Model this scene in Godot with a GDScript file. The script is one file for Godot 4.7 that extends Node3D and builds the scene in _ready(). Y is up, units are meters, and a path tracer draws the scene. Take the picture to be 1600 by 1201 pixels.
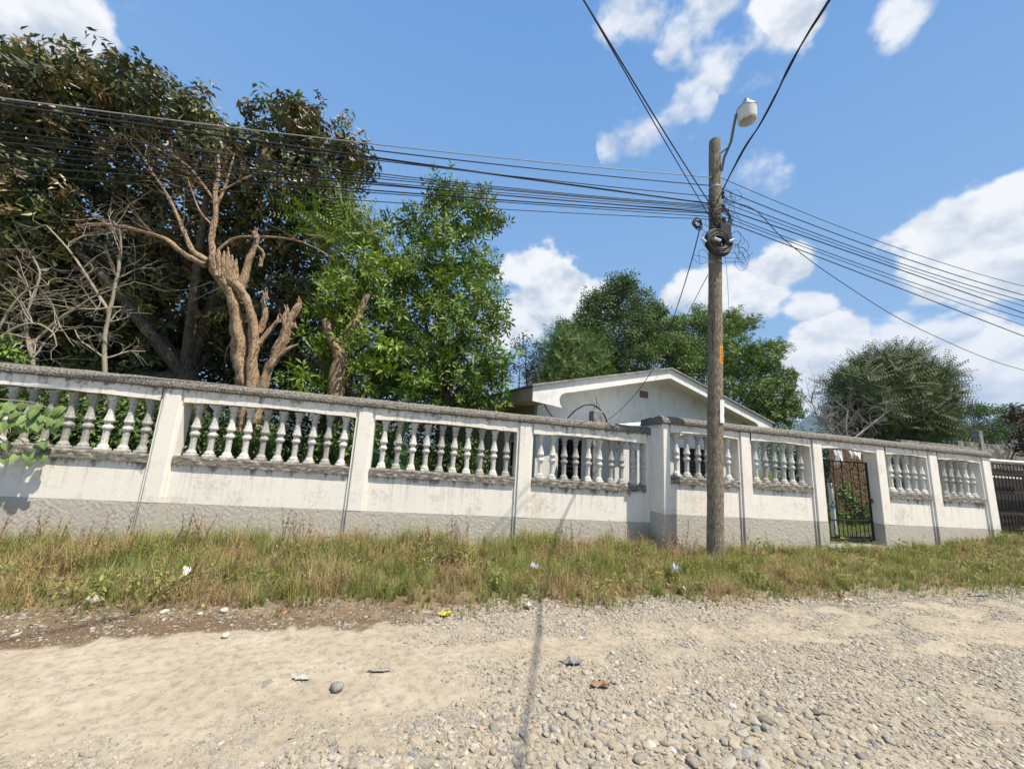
extends Node3D
# x runs along the garden wall, y is up, the wall stands at z = -WALL (n below always means -z).
const WALL := 6.4
const FRONT := 5.993
const EYE := 1.55
const SLOPE := -0.0176
const FOCAL := 600.0            # of the 1600 x 1201 photograph
const EXPOSURE := 1.72

var rg := RandomNumberGenerator.new()
var noise := FastNoiseLite.new()
var cam_right: Vector3
var cam_up: Vector3
var cam_fwd: Vector3
var taken := {}
var M := {}

# ------------------------------------------------------------------ mesh builder
class MB:
	var v := PackedVector3Array()
	var nn := PackedVector3Array()
	var uv := PackedVector2Array()
	var c := PackedColorArray()
	var ix := PackedInt32Array()
	var col := Color(1, 1, 1)
	static var ns := FastNoiseLite.new()

	func vert(p: Vector3, n: Vector3, t := Vector2.ZERO) -> int:
		v.append(p); nn.append(n); uv.append(t); c.append(col)
		return v.size() - 1

	func tri(a: Vector3, b: Vector3, d: Vector3) -> void:      # counter-clockwise seen from outside
		var n := (b - a).cross(d - a).normalized()
		var i := vert(a, n); vert(b, n); vert(d, n)
		ix.append_array([i, i + 2, i + 1])

	func quad(a: Vector3, b: Vector3, d: Vector3, e: Vector3) -> void:
		var n := (d - a).cross(e - b).normalized()
		var i := vert(a, n, Vector2(0, 1)); vert(b, n, Vector2(1, 1)); vert(d, n, Vector2(1, 0)); vert(e, n, Vector2(0, 0))
		ix.append_array([i, i + 2, i + 1, i, i + 3, i + 2])

	func box(lo: Vector3, hi: Vector3, b := 0.0) -> void:
		if b <= 0.0:
			_box_plain(lo, hi)
			return
		# chamfered: each corner is three points
		var s := [lo, hi]
		var pt := func(i: int, j: int, k: int, axis: int) -> Vector3:
			var p := Vector3(s[i].x, s[j].y, s[k].z)
			var d := Vector3(1 - 2 * i, 1 - 2 * j, 1 - 2 * k) * b
			d[axis] = 0.0
			return p + d
		for axis in 3:
			for side in 2:
				var q := []
				for w in [[0, 0], [1, 0], [1, 1], [0, 1]]:
					var id := [0, 0, 0]
					id[axis] = side
					id[(axis + 1) % 3] = w[0]
					id[(axis + 2) % 3] = w[1]
					q.append(pt.call(id[0], id[1], id[2], axis))
				if side == 1: quad(q[0], q[1], q[2], q[3])
				else: quad(q[3], q[2], q[1], q[0])
		for axis in 3:
			var a1 := (axis + 1) % 3
			var a2 := (axis + 2) % 3
			for w in [[0, 0], [1, 0], [1, 1], [0, 1]]:
				var i0 := [0, 0, 0]
				i0[a1] = w[0]; i0[a2] = w[1]
				var i1 := i0.duplicate()
				i1[axis] = 1
				var p0: Vector3 = pt.call(i0[0], i0[1], i0[2], a1)
				var p1: Vector3 = pt.call(i1[0], i1[1], i1[2], a1)
				var p2: Vector3 = pt.call(i1[0], i1[1], i1[2], a2)
				var p3: Vector3 = pt.call(i0[0], i0[1], i0[2], a2)
				var outw := Vector3.ZERO
				outw[a1] = 2 * w[0] - 1; outw[a2] = 2 * w[1] - 1
				if (p1 - p0).cross(p2 - p0).dot(outw) > 0: quad(p0, p1, p2, p3)
				else: quad(p3, p2, p1, p0)
		for i in 2: for j in 2: for k in 2:
			var p0: Vector3 = pt.call(i, j, k, 0)
			var p1: Vector3 = pt.call(i, j, k, 1)
			var p2: Vector3 = pt.call(i, j, k, 2)
			var outw := Vector3(2 * i - 1, 2 * j - 1, 2 * k - 1)
			if (p1 - p0).cross(p2 - p0).dot(outw) > 0: tri(p0, p1, p2)
			else: tri(p0, p2, p1)

	func _box_plain(a: Vector3, b: Vector3) -> void:
		quad(Vector3(a.x, a.y, b.z), Vector3(b.x, a.y, b.z), Vector3(b.x, b.y, b.z), Vector3(a.x, b.y, b.z))
		quad(Vector3(b.x, a.y, a.z), Vector3(a.x, a.y, a.z), Vector3(a.x, b.y, a.z), Vector3(b.x, b.y, a.z))
		quad(Vector3(b.x, a.y, b.z), Vector3(b.x, a.y, a.z), Vector3(b.x, b.y, a.z), Vector3(b.x, b.y, b.z))
		quad(Vector3(a.x, a.y, a.z), Vector3(a.x, a.y, b.z), Vector3(a.x, b.y, b.z), Vector3(a.x, b.y, a.z))
		quad(Vector3(a.x, b.y, b.z), Vector3(b.x, b.y, b.z), Vector3(b.x, b.y, a.z), Vector3(a.x, b.y, a.z))
		quad(Vector3(a.x, a.y, a.z), Vector3(b.x, a.y, a.z), Vector3(b.x, a.y, b.z), Vector3(a.x, a.y, b.z))

	func tube(pts: Array, rads: Array, sides := 8, rough := 0.0, rnd: RandomNumberGenerator = null, caps := true) -> void:
		var m := pts.size()
		var ref := Vector3.UP
		var first: Vector3 = pts[1] - pts[0]
		if absf(first.normalized().dot(ref)) > 0.9: ref = Vector3.RIGHT
		var start := v.size()
		var along := 0.0
		for i in m:
			var t: Vector3 = (pts[mini(i + 1, m - 1)] - pts[maxi(i - 1, 0)]).normalized()
			var a := t.cross(ref).normalized()
			if a.length() < 0.5: a = t.cross(Vector3.FORWARD).normalized()
			var b := a.cross(t).normalized()
			ref = b
			if i > 0: along += (pts[i] as Vector3).distance_to(pts[i - 1])
			for k in sides + 1:
				var ang := TAU * (k % sides) / sides
				var d := a * cos(ang) + b * sin(ang)
				var r: float = rads[i]
				if rough > 0.0:                          # lumps, and ridges that run along the wood
					var lump := ns.get_noise_3d(pts[i].x * 9.0 + cos(ang) * 1.1, pts[i].y * 9.0, pts[i].z * 9.0 + sin(ang) * 1.1)
					var ridge := ns.get_noise_3d(cos(ang) * 4.2 + pts[0].x * 7.0, along / maxf(0.01, rads[0]) * 0.35, sin(ang) * 4.2)
					r *= 1.0 + rough * (1.1 * lump + 1.3 * ridge)
				var p: Vector3 = pts[i] + d * r
				vert(p, d, Vector2(float(k) / sides, along))
		if rough > 0.0:
			for i in m:
				for k in sides + 1:
					var q := start + i * (sides + 1) + k
					var l := v[start + i * (sides + 1) + (k - 1 if k > 0 else sides - 1)]
					var r2 := v[start + i * (sides + 1) + (k + 1 if k < sides else 1)]
					var dn := v[q - (sides + 1 if i > 0 else 0)]
					var up := v[q + (sides + 1 if i < m - 1 else 0)]
					var nrm := (r2 - l).cross(up - dn).normalized()
					if nrm.dot(nn[q]) < 0: nrm = -nrm
					if nrm.length() > 0.5: nn[q] = nrm
		for i in m - 1:
			for k in sides:
				var q := start + i * (sides + 1) + k
				ix.append_array([q, q + 1, q + sides + 1, q + 1, q + sides + 2, q + sides + 1])
		if caps:
			for e in 2:
				var i0: int = 0 if e == 0 else m - 1
				var n: Vector3 = (pts[0] - pts[1]).normalized() if e == 0 else (pts[m - 1] - pts[m - 2]).normalized()
				var base := start + i0 * (sides + 1)
				var ci := vert(pts[i0], n)
				for k in sides:
					var a1 := vert(v[base + k], n)
					var b1 := vert(v[base + k + 1], n)
					ix.append_array([ci, a1, b1] if e == 1 else [ci, b1, a1])

	func lathe(prof: Array, sides := 24, at := Vector3.ZERO, flat := false, phase := 0.0) -> void:   # prof: Vector2(radius, y) upwards
		for i in prof.size() - 1:
			var p0: Vector2 = prof[i]
			var p1: Vector2 = prof[i + 1]
			var sl := Vector2(p1.y - p0.y, p0.x - p1.x).normalized()
			for k in sides:
				var a0 := TAU * k / sides + phase
				var a1 := TAU * (k + 1) / sides + phase
				var am := (a0 + a1) / 2
				var q := [Vector3(cos(a0) * p0.x, p0.y, sin(a0) * p0.x), Vector3(cos(a1) * p0.x, p0.y, sin(a1) * p0.x), Vector3(cos(a1) * p1.x, p1.y, sin(a1) * p1.x), Vector3(cos(a0) * p1.x, p1.y, sin(a0) * p1.x)]
				var an := [am, am, am, am] if flat else [a0, a1, a1, a0]
				var i0 := v.size()
				for j in 4: vert(q[j] + at, Vector3(cos(an[j]) * sl.x, sl.y, sin(an[j]) * sl.x), Vector2(k, i))
				ix.append_array([i0, i0 + 1, i0 + 2, i0, i0 + 2, i0 + 3])

	func extrude_x(prof: Array, x0: float, x1: float, step: float, jit: float, ns: FastNoiseLite, at := Vector3.ZERO) -> void:
		# prof: Vector2(z forward, y) counter-clockwise looking along -x ; rough cast edges
		var cnt := maxi(1, int(ceil((x1 - x0) / step)))
		var m := prof.size()
		var rows := []
		for i in cnt + 1:
			var x := lerpf(x0, x1, float(i) / cnt)
			var row := PackedVector3Array()
			for k in m:
				var p := Vector3(x, prof[k].y, prof[k].x) + at
				if jit > 0.0:
					p.y += ns.get_noise_3d(x * 14.0, k * 5.0 + p.y * 9.0, p.z * 7.0) * jit + ns.get_noise_3d(x * 60.0, k * 9.0, p.z * 31.0) * jit * 0.6
					p.z += ns.get_noise_3d(x * 14.0 + 50.0, k * 5.0, p.z * 7.0) * jit + ns.get_noise_3d(x * 60.0 + 30.0, k * 9.0, p.z * 31.0) * jit * 0.6
				row.append(p)
			rows.append(row)
		for i in cnt:
			for k in m:
				var k2 := (k + 1) % m
				quad(rows[i][k], rows[i + 1][k], rows[i + 1][k2], rows[i][k2])
		for e in 2:
			var r: PackedVector3Array = rows[0] if e == 0 else rows[cnt]
			var mid := Vector3.ZERO
			for p in r: mid += p / m
			for k in m:
				if e == 1: tri(mid, r[k], r[(k + 1) % m])
				else: tri(mid, r[(k + 1) % m], r[k])

	func rough_face(x0: float, x1: float, y0: float, y1: float, z: float, step: float, amp: float, ns: FastNoiseLite) -> void:
		var a := maxi(1, int((x1 - x0) / step))
		var b := maxi(1, int((y1 - y0) / step))
		var start := v.size()
		for j in b + 1:
			for i in a + 1:
				var x := lerpf(x0, x1, float(i) / a)
				var y := lerpf(y0, y1, float(j) / b)
				var edge := 0.0 if (i == 0 or i == a or j == b) else 1.0
				var h := ns.get_noise_2d(x * 900.0, y * 1400.0) * 0.65 + ns.get_noise_2d(x * 300.0 + 77.0, y * 420.0) * 0.5
				vert(Vector3(x, y, z + h * amp * edge), Vector3.BACK)
		for j in b:
			for i in a:
				var q := start + j * (a + 1) + i
				ix.append_array([q, q + a + 2, q + 1, q, q + a + 1, q + a + 2])
		for j in b + 1:
			for i in a + 1:
				var q := start + j * (a + 1) + i
				var l := v[q - (1 if i > 0 else 0)]
				var r := v[q + (1 if i < a else 0)]
				var d := v[q - (a + 1 if j > 0 else 0)]
				var u := v[q + (a + 1 if j < b else 0)]
				nn[q] = (r - l).cross(u - d).normalized()

	func shear(k: float) -> void:
		for i in v.size(): v[i].y += k * v[i].x

	func wall_uv(raise := 0.0) -> void:
		for i in v.size(): uv[i] = Vector2((v[i].x + v[i].z) / 8.0, 1.0 - (v[i].y - raise - SLOPE * v[i].x) / 2.6)

	func plinth_uv(raise: float) -> void:
		for i in v.size(): uv[i] = Vector2((v[i].x + v[i].z) / 8.0, 1.0 - (v[i].y - raise - SLOPE * v[i].x + 0.2) / 0.8)

	func done() -> ArrayMesh:
		var a := []
		a.resize(Mesh.ARRAY_MAX)
		a[Mesh.ARRAY_VERTEX] = v
		a[Mesh.ARRAY_NORMAL] = nn
		a[Mesh.ARRAY_TEX_UV] = uv
		a[Mesh.ARRAY_COLOR] = c
		a[Mesh.ARRAY_INDEX] = ix
		var m := ArrayMesh.new()
		m.add_surface_from_arrays(Mesh.PRIMITIVE_TRIANGLES, a)
		return m

# ------------------------------------------------------------------ scene helpers
func numbered(called: String) -> String:
	if not taken.has(called):
		taken[called] = 0
		return called
	taken[called] += 1
	return "%s_%03d" % [called, taken[called]]

func meta(o: Node, label: String, category: String, group := "", kind := "") -> Node:
	if label: o.set_meta("label", label)
	if category: o.set_meta("category", category)
	if group: o.set_meta("group", group)
	if kind: o.set_meta("kind", kind)
	return o

func thing(called: String, label: String, category: String, at := Vector3.ZERO, group := "") -> Node3D:
	var o := Node3D.new()
	o.name = numbered(called)
	add_child(o)
	o.position = at
	meta(o, label, category, group)
	return o

func put(called: String, mesh: Mesh, m: Material, parent: Node = null, kind := "") -> MeshInstance3D:
	var o := MeshInstance3D.new()
	o.mesh = mesh
	o.material_override = m
	if parent == null:
		o.name = numbered(called)
		add_child(o)
	else:
		o.name = called
		parent.add_child(o, true)
	if kind: o.set_meta("kind", kind)
	return o

func solo(called: String, mesh: Mesh, m: Material, label: String, category: String, group := "") -> MeshInstance3D:
	var o := put(called, mesh, m)
	meta(o, label, category, group)
	return o

func multi(called: String, mesh: Mesh, m: Material, ts: Array, cols: Array, parent: Node = null, kind := "stuff") -> MultiMeshInstance3D:
	var mm := MultiMesh.new()
	mm.transform_format = MultiMesh.TRANSFORM_3D
	mm.use_colors = true
	mm.mesh = mesh
	mm.instance_count = ts.size()
	for i in ts.size():
		mm.set_instance_transform(i, ts[i])
		mm.set_instance_color(i, cols[i])
	var o := MultiMeshInstance3D.new()
	o.multimesh = mm
	o.material_override = m
	if parent == null:
		o.name = numbered(called)
		add_child(o)
	else:
		o.name = called
		parent.add_child(o, true)
	if kind: o.set_meta("kind", kind)
	return o

func W(u: float, y: float, n: float) -> Vector3:
	return Vector3(u, y, -n)

func ray(x: float, y: float) -> Vector3:
	return cam_fwd + cam_right * (x - 800.0) / FOCAL + cam_up * (600.5 - y) / FOCAL

func P(x: float, y: float, n: float) -> Vector3:        # the point at depth n behind a pixel of the photograph
	var d := ray(x, y)
	return Vector3(0, EYE, 0) + d * (n / -d.z)

func px_size(r: float, p: Vector3) -> float:             # metres that r pixels span at p
	return r * (p - Vector3(0, EYE, 0)).dot(cam_fwd) / FOCAL

func lin(r: float, g: float, b: float, a := 1.0) -> Color:
	var k := Color(r, g, b).linear_to_srgb()
	k.a = a
	return k

func ntex(sd: int, freq: float, cols: Array, offs: Array, size := 512, oct := 4, kind := FastNoiseLite.TYPE_SIMPLEX_SMOOTH) -> NoiseTexture2D:
	var f := FastNoiseLite.new()
	f.seed = sd
	f.noise_type = kind
	f.frequency = freq
	f.fractal_octaves = oct
	f.fractal_gain = 0.6
	var t := NoiseTexture2D.new()
	t.width = size; t.height = size
	t.seamless = true
	t.noise = f
	if cols:
		var g := Gradient.new()
		g.offsets = PackedFloat32Array(offs)
		var k := PackedColorArray()
		for q in cols: k.append(q)
		g.colors = k
		t.color_ramp = g
	return t

func nbump(sd: int, freq: float, strength: float, size := 512, oct := 4, kind := FastNoiseLite.TYPE_SIMPLEX_SMOOTH) -> NoiseTexture2D:
	var t := ntex(sd, freq, [], [], size, oct, kind)
	t.as_normal_map = true
	t.bump_strength = strength
	return t

func mat(color: Color, rough := 0.85, tex: Texture2D = null, scale := Vector3.ZERO, bump: Texture2D = null, bump_scale := 1.0) -> StandardMaterial3D:
	var m := StandardMaterial3D.new()
	m.albedo_color = color
	m.roughness = rough
	m.metallic_specular = 0.35
	if tex: m.albedo_texture = tex
	if scale != Vector3.ZERO:
		m.uv1_triplanar = true
		m.uv1_world_triplanar = true
		m.uv1_scale = scale
	if bump:
		m.normal_enabled = true
		m.normal_texture = bump
		m.normal_scale = bump_scale
	return m

func leaf_mat(gloss: float, back := 0.25) -> StandardMaterial3D:
	var m := StandardMaterial3D.new()
	m.albedo_color = Color.WHITE
	m.vertex_color_use_as_albedo = true
	m.roughness = gloss
	m.metallic_specular = 0.45
	m.cull_mode = BaseMaterial3D.CULL_DISABLED
	if back > 0.0:
		m.backlight_enabled = true
		m.backlight = lin(back * 0.7, back, back * 0.2)
	return m

func jitter(c: Color, amount: float) -> Color:
	var k := 1.0 + rg.randf_range(-amount, amount)
	return Color(c.r * k * (1.0 + rg.randf_range(-0.08, 0.08)), c.g * k, c.b * k * (1.0 + rg.randf_range(-0.12, 0.12)))

func rand_dir() -> Vector3:
	var z := rg.randf_range(-1, 1)
	var a := rg.randf() * TAU
	var r := sqrt(1.0 - z * z)
	return Vector3(r * cos(a), z, r * sin(a))

func frame_to(dir: Vector3, roll: float, size: Vector3) -> Basis:   # a basis whose y axis is dir
	var y := dir.normalized()
	var x := y.cross(Vector3.FORWARD if absf(y.z) < 0.9 else Vector3.RIGHT).normalized()
	var b := Basis(x, y, x.cross(y).normalized()).rotated(y, roll)
	return Basis(b.x * size.x, b.y * size.y, b.z * size.z)

func _ready() -> void:
	rg.seed = 7
	noise.seed = 11
	noise.noise_type = FastNoiseLite.TYPE_SIMPLEX_SMOOTH
	noise.frequency = 0.1
	noise.fractal_octaves = 3
	MB.ns.seed = 19
	MB.ns.frequency = 0.35
	MB.ns.fractal_octaves = 3
	make_camera()
	make_sky()
	make_materials()
	make_ground()
	make_walls()
	make_house()
	make_trees()
	make_yard()
	make_street()
	make_verge_plants()
	make_litter()

func make_camera() -> void:
	var yaw := 0.2261
	var pitch := 0.1827
	var roll := 0.0578
	var f := Vector3(sin(yaw), 0, -cos(yaw))
	var r := Vector3(cos(yaw), 0, sin(yaw))
	cam_fwd = f * cos(pitch) + Vector3.UP * sin(pitch)
	var u := Vector3.UP * cos(pitch) - f * sin(pitch)
	cam_right = r * cos(roll) + u * sin(roll)
	cam_up = u * cos(roll) - r * sin(roll)
	var cam := Camera3D.new()
	cam.name = "camera"
	add_child(cam)
	cam.transform = Transform3D(Basis(cam_right, cam_up, -cam_fwd), Vector3(0, EYE, 0))
	cam.fov = rad_to_deg(2.0 * atan(600.5 / FOCAL))
	cam.near = 0.05
	cam.far = 20000.0
	cam.current = true

func make_sky() -> void:
	var env := Environment.new()
	env.background_mode = Environment.BG_SKY
	env.tonemap_mode = Environment.TONE_MAPPER_LINEAR
	env.tonemap_exposure = EXPOSURE
	env.sdfgi_enabled = true
	env.ssao_enabled = true
	env.ssil_enabled = true
	env.fog_enabled = true
	env.fog_density = 0.00013
	env.fog_light_color = Color(0.66, 0.78, 0.92)
	var sky := Sky.new()
	var pm := PanoramaSkyMaterial.new()
	pm.panorama = ImageTexture.create_from_image(sky_image(3072, 1536))
	sky.sky_material = pm
	env.sky = sky
	var we := WorldEnvironment.new()
	we.name = "world_environment"
	we.environment = env
	add_child(we)
	var sun := DirectionalLight3D.new()
	sun.name = "sun"
	sun.light_energy = 1.5
	sun.light_color = Color(1.0, 0.955, 0.88)
	sun.light_angular_distance = 0.53
	sun.shadow_enabled = true
	add_child(sun)
	var az := deg_to_rad(44.0)
	var el := deg_to_rad(64.0)
	var to_sun := Vector3(sin(az) * cos(el), sin(el), cos(az) * cos(el))
	sun.look_at_from_position(to_sun * 50.0, Vector3.ZERO, Vector3.UP)

func sky_image(w: int, h: int) -> Image:
	# clouds: the way their middle lies, two axes across it (radians), thickness
	var blobs := []
	for b in [[60, 25, 125, 60, 1.0], [20, 195, 70, 45, 0.8], [1000, 15, 66, 42, 0.75], [1100, 25, 75, 55, 0.8], [1225, 15, 62, 55, 0.88], [1140, 85, 80, 38, 0.75], [985, 215, 42, 44, 0.62], [1072, 165, 36, 38, 0.52], [1180, 60, 60, 45, 0.75], [1405, 25, 36, 50, 0.8], [1195, 275, 45, 32, 0.68],
			[850, 455, 75, 62, 1.05], [920, 480, 60, 45, 0.95], [800, 500, 60, 50, 0.9], [1120, 465, 90, 45, 1.0], [1215, 415, 45, 32, 0.95], [1262, 480, 36, 24, 0.85], [1540, 400, 110, 75, 1.15], [1620, 350, 110, 80, 1.15], [1480, 440, 55, 40, 0.9],
			[1295, 555, 62, 62, 1.1], [1260, 610, 80, 45, 1.0], [1470, 530, 120, 40, 0.8], [1560, 570, 140, 80, 0.95], [1400, 570, 90, 50, 0.8], [1000, 600, 120, 50, 0.6]]:
		var r := ray(b[0], b[1])
		var k := 1.0 / r.length()
		var d := r * k
		var ax := (cam_right - d * d.dot(cam_right)).normalized()
		blobs.append([d, ax, d.cross(ax).normalized(), b[2] / FOCAL * k, b[3] / FOCAL * k * 1.05, b[4]])
	for i in 60:                                     # the rest of the sky carries the same scattered cumulus
		var az := rg.randf() * TAU
		var e := rg.randf_range(0.04, 1.0)
		var s := rg.randf_range(0.05, 0.16)
		var thick := rg.randf_range(0.6, 1.1)
		var d := Vector3(sin(az) * cos(e), sin(e), -cos(az) * cos(e))
		var z := d.dot(cam_fwd)
		if z > 0.05 and absf(d.dot(cam_right)) < z * 1.6 and absf(d.dot(cam_up)) < z * 1.3: continue
		var ax := d.cross(Vector3.UP).normalized()
		blobs.append([d, ax, d.cross(ax).normalized(), s * rg.randf_range(0.9, 1.5), s * 0.7, thick])
	var cover := PackedFloat32Array()
	cover.resize(w * h)
	var low := PackedFloat32Array()                  # how far below a cloud's middle: its grey base
	low.resize(w * h)
	var wisps := PackedFloat32Array()                # 1 where the cloud is a thin torn veil, 0 in heaped cumulus
	wisps.resize(w * h)
	for b in blobs:
		var d0: Vector3 = b[0]
		var reach: float = maxf(b[3], b[4]) * 1.25
		var e0 := asin(d0.y)
		var cx := atan2(d0.x, -d0.z) / TAU * w
		var half_x: float = minf(w * 0.5, reach / maxf(0.05, cos(minf(1.55, absf(e0) + reach))) / TAU * w + 1.0)
		var cy := (0.5 - e0 / PI) * h
		var half_y := reach / PI * h + 1.0
		for y in range(maxi(0, int(cy - half_y)), mini(h / 2, int(cy + half_y) + 1)):
			var el := (0.5 - (y + 0.5) / h) * PI
			for x in range(int(cx - half_x), int(cx + half_x) + 1):
				var az := (x + 0.5) / w * TAU
				var v := Vector3(sin(az) * cos(el), sin(el), -cos(az) * cos(el))
				var dx: float = v.dot(b[1]) / (b[3] * 1.25)
				var dy: float = v.dot(b[2]) / (b[4] * 1.25)
				var q := dx * dx + dy * dy
				if q >= 1.0 or v.dot(d0) < 0.5: continue
				var at := y * w + posmod(x, w)
				var k: float = (1.0 - q) * b[5]
				if k > cover[at]:
					cover[at] = k
					low[at] = (e0 - el) / (b[4] * 1.25)
					wisps[at] = smoothstep(0.95, 0.65, b[5])
	var f := FastNoiseLite.new()
	f.seed = 5
	f.noise_type = FastNoiseLite.TYPE_SIMPLEX_SMOOTH
	f.fractal_octaves = 7
	f.fractal_gain = 0.58
	f.frequency = 1.0
	var data := PackedFloat32Array()
	data.resize(w * h * 3)
	var zenith := Vector3(0.115, 0.31, 0.70) / EXPOSURE
	var horizon := Vector3(0.47, 0.69, 0.94) / EXPOSURE
	var white := Vector3(1.02, 1.02, 1.03) / EXPOSURE
	var grey := Vector3(0.56, 0.64, 0.75) / EXPOSURE
	for y in h:
		var el := (0.5 - (y + 0.5) / h) * PI
		var base := Vector3(0.30, 0.28, 0.24) / EXPOSURE
		if y < h / 2:
			var s := sin(el)
			base = horizon.lerp(zenith, pow(s, 0.55) if s > 0 else 0.0)
		for x in w:
			var at := y * w + x
			var c := base
			if y < h / 2:
				var az := (x + 0.5) / w * TAU
				var d := Vector3(sin(az) * cos(el), sin(el) * 1.5, -cos(az) * cos(el))
				var thin := 0.0
				var k := cover[at]
				if k > 0.0:
					var nz := f.get_noise_3d(d.x * 7.0, d.y * 7.0, d.z * 7.0)
					var wisp := wisps[at]
					thin = smoothstep(0.24 - 0.10 * wisp, 0.60 + 0.34 * wisp, k + nz * (0.85 + 0.35 * wisp)) * (1.0 - 0.2 * wisp)
				if thin > 0.0:
					var n2 := f.get_noise_3d(d.x * 10.0 + 3.0, d.y * 10.0 - 0.16, d.z * 10.0)
					var shade := clampf(0.34 + low[at] * 0.6 - n2 * 1.5, 0.0, 1.0)
					c = base.lerp(white.lerp(grey, shade * 0.9), thin * 0.97)
			data[at * 3] = c.x
			data[at * 3 + 1] = c.y
			data[at * 3 + 2] = c.z
	return Image.create_from_data(w, h, false, Image.FORMAT_RGBF, data.to_byte_array())

# ------------------------------------------------------------------ materials
func make_materials() -> void:
	var wt := ImageTexture.create_from_image(wall_image(2048, 512, true))
	M.pier = mat(Color.WHITE, 0.9, ImageTexture.create_from_image(wall_image(1024, 512, false)))
	M.white = mat(Color.WHITE, 0.9, wt)
	M.plinth = mat(Color.WHITE, 0.95, ImageTexture.create_from_image(plinth_image(2048, 256)))
	M.cap = mat(Color.WHITE, 0.95, ntex(41, 0.045, [lin(0.035, 0.033, 0.03), lin(0.12, 0.11, 0.095), lin(0.25, 0.235, 0.205), lin(0.42, 0.40, 0.35)], [0.22, 0.42, 0.62, 0.85], 512, 6), Vector3(1.1, 1.6, 1.1), nbump(42, 0.12, 6.0), 0.6)
	M.sill = mat(Color.WHITE, 0.95, ntex(43, 0.028, [lin(0.10, 0.09, 0.075), lin(0.20, 0.185, 0.155), lin(0.27, 0.25, 0.22), lin(0.60, 0.575, 0.52)], [0.22, 0.45, 0.70, 0.75], 512, 4), Vector3(0.5, 1.2, 0.5), nbump(44, 0.1, 3.0), 0.35)
	M.baluster = mat(Color.WHITE, 0.9, ntex(45, 0.03, [lin(0.26, 0.255, 0.24), lin(0.48, 0.47, 0.45), lin(0.60, 0.585, 0.56)], [0.15, 0.45, 0.8], 512, 5), Vector3(2.2, 1.2, 2.2), nbump(46, 0.09, 2.0), 0.4)
	M.balusters = [M.baluster]
	for t in [0.86, 1.1]:
		var bm: StandardMaterial3D = M.baluster.duplicate()
		bm.albedo_color = Color(t, t, t * 0.99)
		bm.uv1_offset = Vector3(t * 3.0, t, 0)
		M.balusters.append(bm)
	M.iron = mat(lin(0.025, 0.024, 0.023), 0.6, null, Vector3.ZERO, null)
	M.iron.metallic = 0.3
	M.rust = mat(Color.WHITE, 0.85, ntex(51, 0.03, [lin(0.03, 0.028, 0.026), lin(0.06, 0.05, 0.042), lin(0.13, 0.075, 0.045)], [0.3, 0.55, 0.85], 256), Vector3(2, 2, 2))
	M.black = mat(lin(0.018, 0.018, 0.02), 0.5)
	M.cable = mat(lin(0.03, 0.03, 0.032), 0.55)
	M.cable_grey = mat(lin(0.30, 0.31, 0.32), 0.5)
	M.steel = mat(lin(0.42, 0.43, 0.44), 0.42)
	M.steel.metallic = 0.7
	M.enamel = mat(lin(0.72, 0.72, 0.70), 0.35)
	M.pole = mat(Color.WHITE, 0.92, ntex(61, 0.02, [lin(0.08, 0.068, 0.05), lin(0.235, 0.20, 0.145), lin(0.37, 0.325, 0.245)], [0.25, 0.5, 0.8], 512, 5), Vector3(7.0, 0.55, 7.0), nbump(62, 0.03, 9.0), 1.0)
	M.bark = mat(Color.WHITE, 0.95, ntex(63, 0.02, [lin(0.05, 0.035, 0.025), lin(0.22, 0.145, 0.092), lin(0.42, 0.295, 0.19), lin(0.58, 0.45, 0.32)], [0.3, 0.44, 0.62, 0.82], 512, 6), Vector3(5.5, 0.9, 5.5), nbump(64, 0.03, 12.0), 1.3)
	M.bark_dark = mat(Color.WHITE, 0.95, ntex(65, 0.02, [lin(0.05, 0.04, 0.032), lin(0.12, 0.098, 0.075), lin(0.19, 0.16, 0.12)], [0.25, 0.5, 0.8], 256, 5), Vector3(3.0, 1.0, 3.0), nbump(66, 0.04, 6.0), 1.0)
	M.twig = mat(lin(0.30, 0.265, 0.21), 0.9)
	M.twig_brown = mat(lin(0.19, 0.14, 0.10), 0.9)
	M.grey_twig = mat(lin(0.24, 0.215, 0.20), 0.9)
	M.plaster = mat(Color.WHITE, 0.9, ntex(71, 0.012, [lin(0.52, 0.53, 0.53), lin(0.63, 0.64, 0.64), lin(0.67, 0.675, 0.67)], [0.15, 0.4, 0.8], 512, 4), Vector3(0.4, 0.25, 0.4), nbump(72, 0.05, 2.0), 0.3)
	M.beige = mat(Color.WHITE, 0.9, ntex(73, 0.012, [lin(0.36, 0.31, 0.24), lin(0.46, 0.40, 0.32)], [0.3, 0.8], 256, 4), Vector3(0.4, 0.3, 0.4))
	M.fascia = mat(Color.WHITE, 0.7, ntex(74, 0.015, [lin(0.68, 0.67, 0.64), lin(0.77, 0.765, 0.74)], [0.3, 0.6], 256, 4), Vector3(0.8, 0.6, 0.8))
	M.soffit = mat(lin(0.64, 0.60, 0.53), 0.85)
	M.roof = mat(Color.WHITE, 0.8, ntex(75, 0.02, [lin(0.20, 0.185, 0.16), lin(0.36, 0.34, 0.30)], [0.3, 0.8], 256, 4), Vector3(0.8, 0.8, 0.8))
	M.concrete = mat(Color.WHITE, 0.95, ntex(76, 0.02, [lin(0.12, 0.115, 0.105), lin(0.27, 0.26, 0.24), lin(0.36, 0.345, 0.32)], [0.2, 0.5, 0.8], 256, 5), Vector3(1.0, 0.7, 1.0), nbump(77, 0.08, 4.0), 0.7)
	M.dark_glass = mat(lin(0.015, 0.018, 0.02), 0.3)
	M.dark_glass.metallic_specular = 0.2
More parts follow.
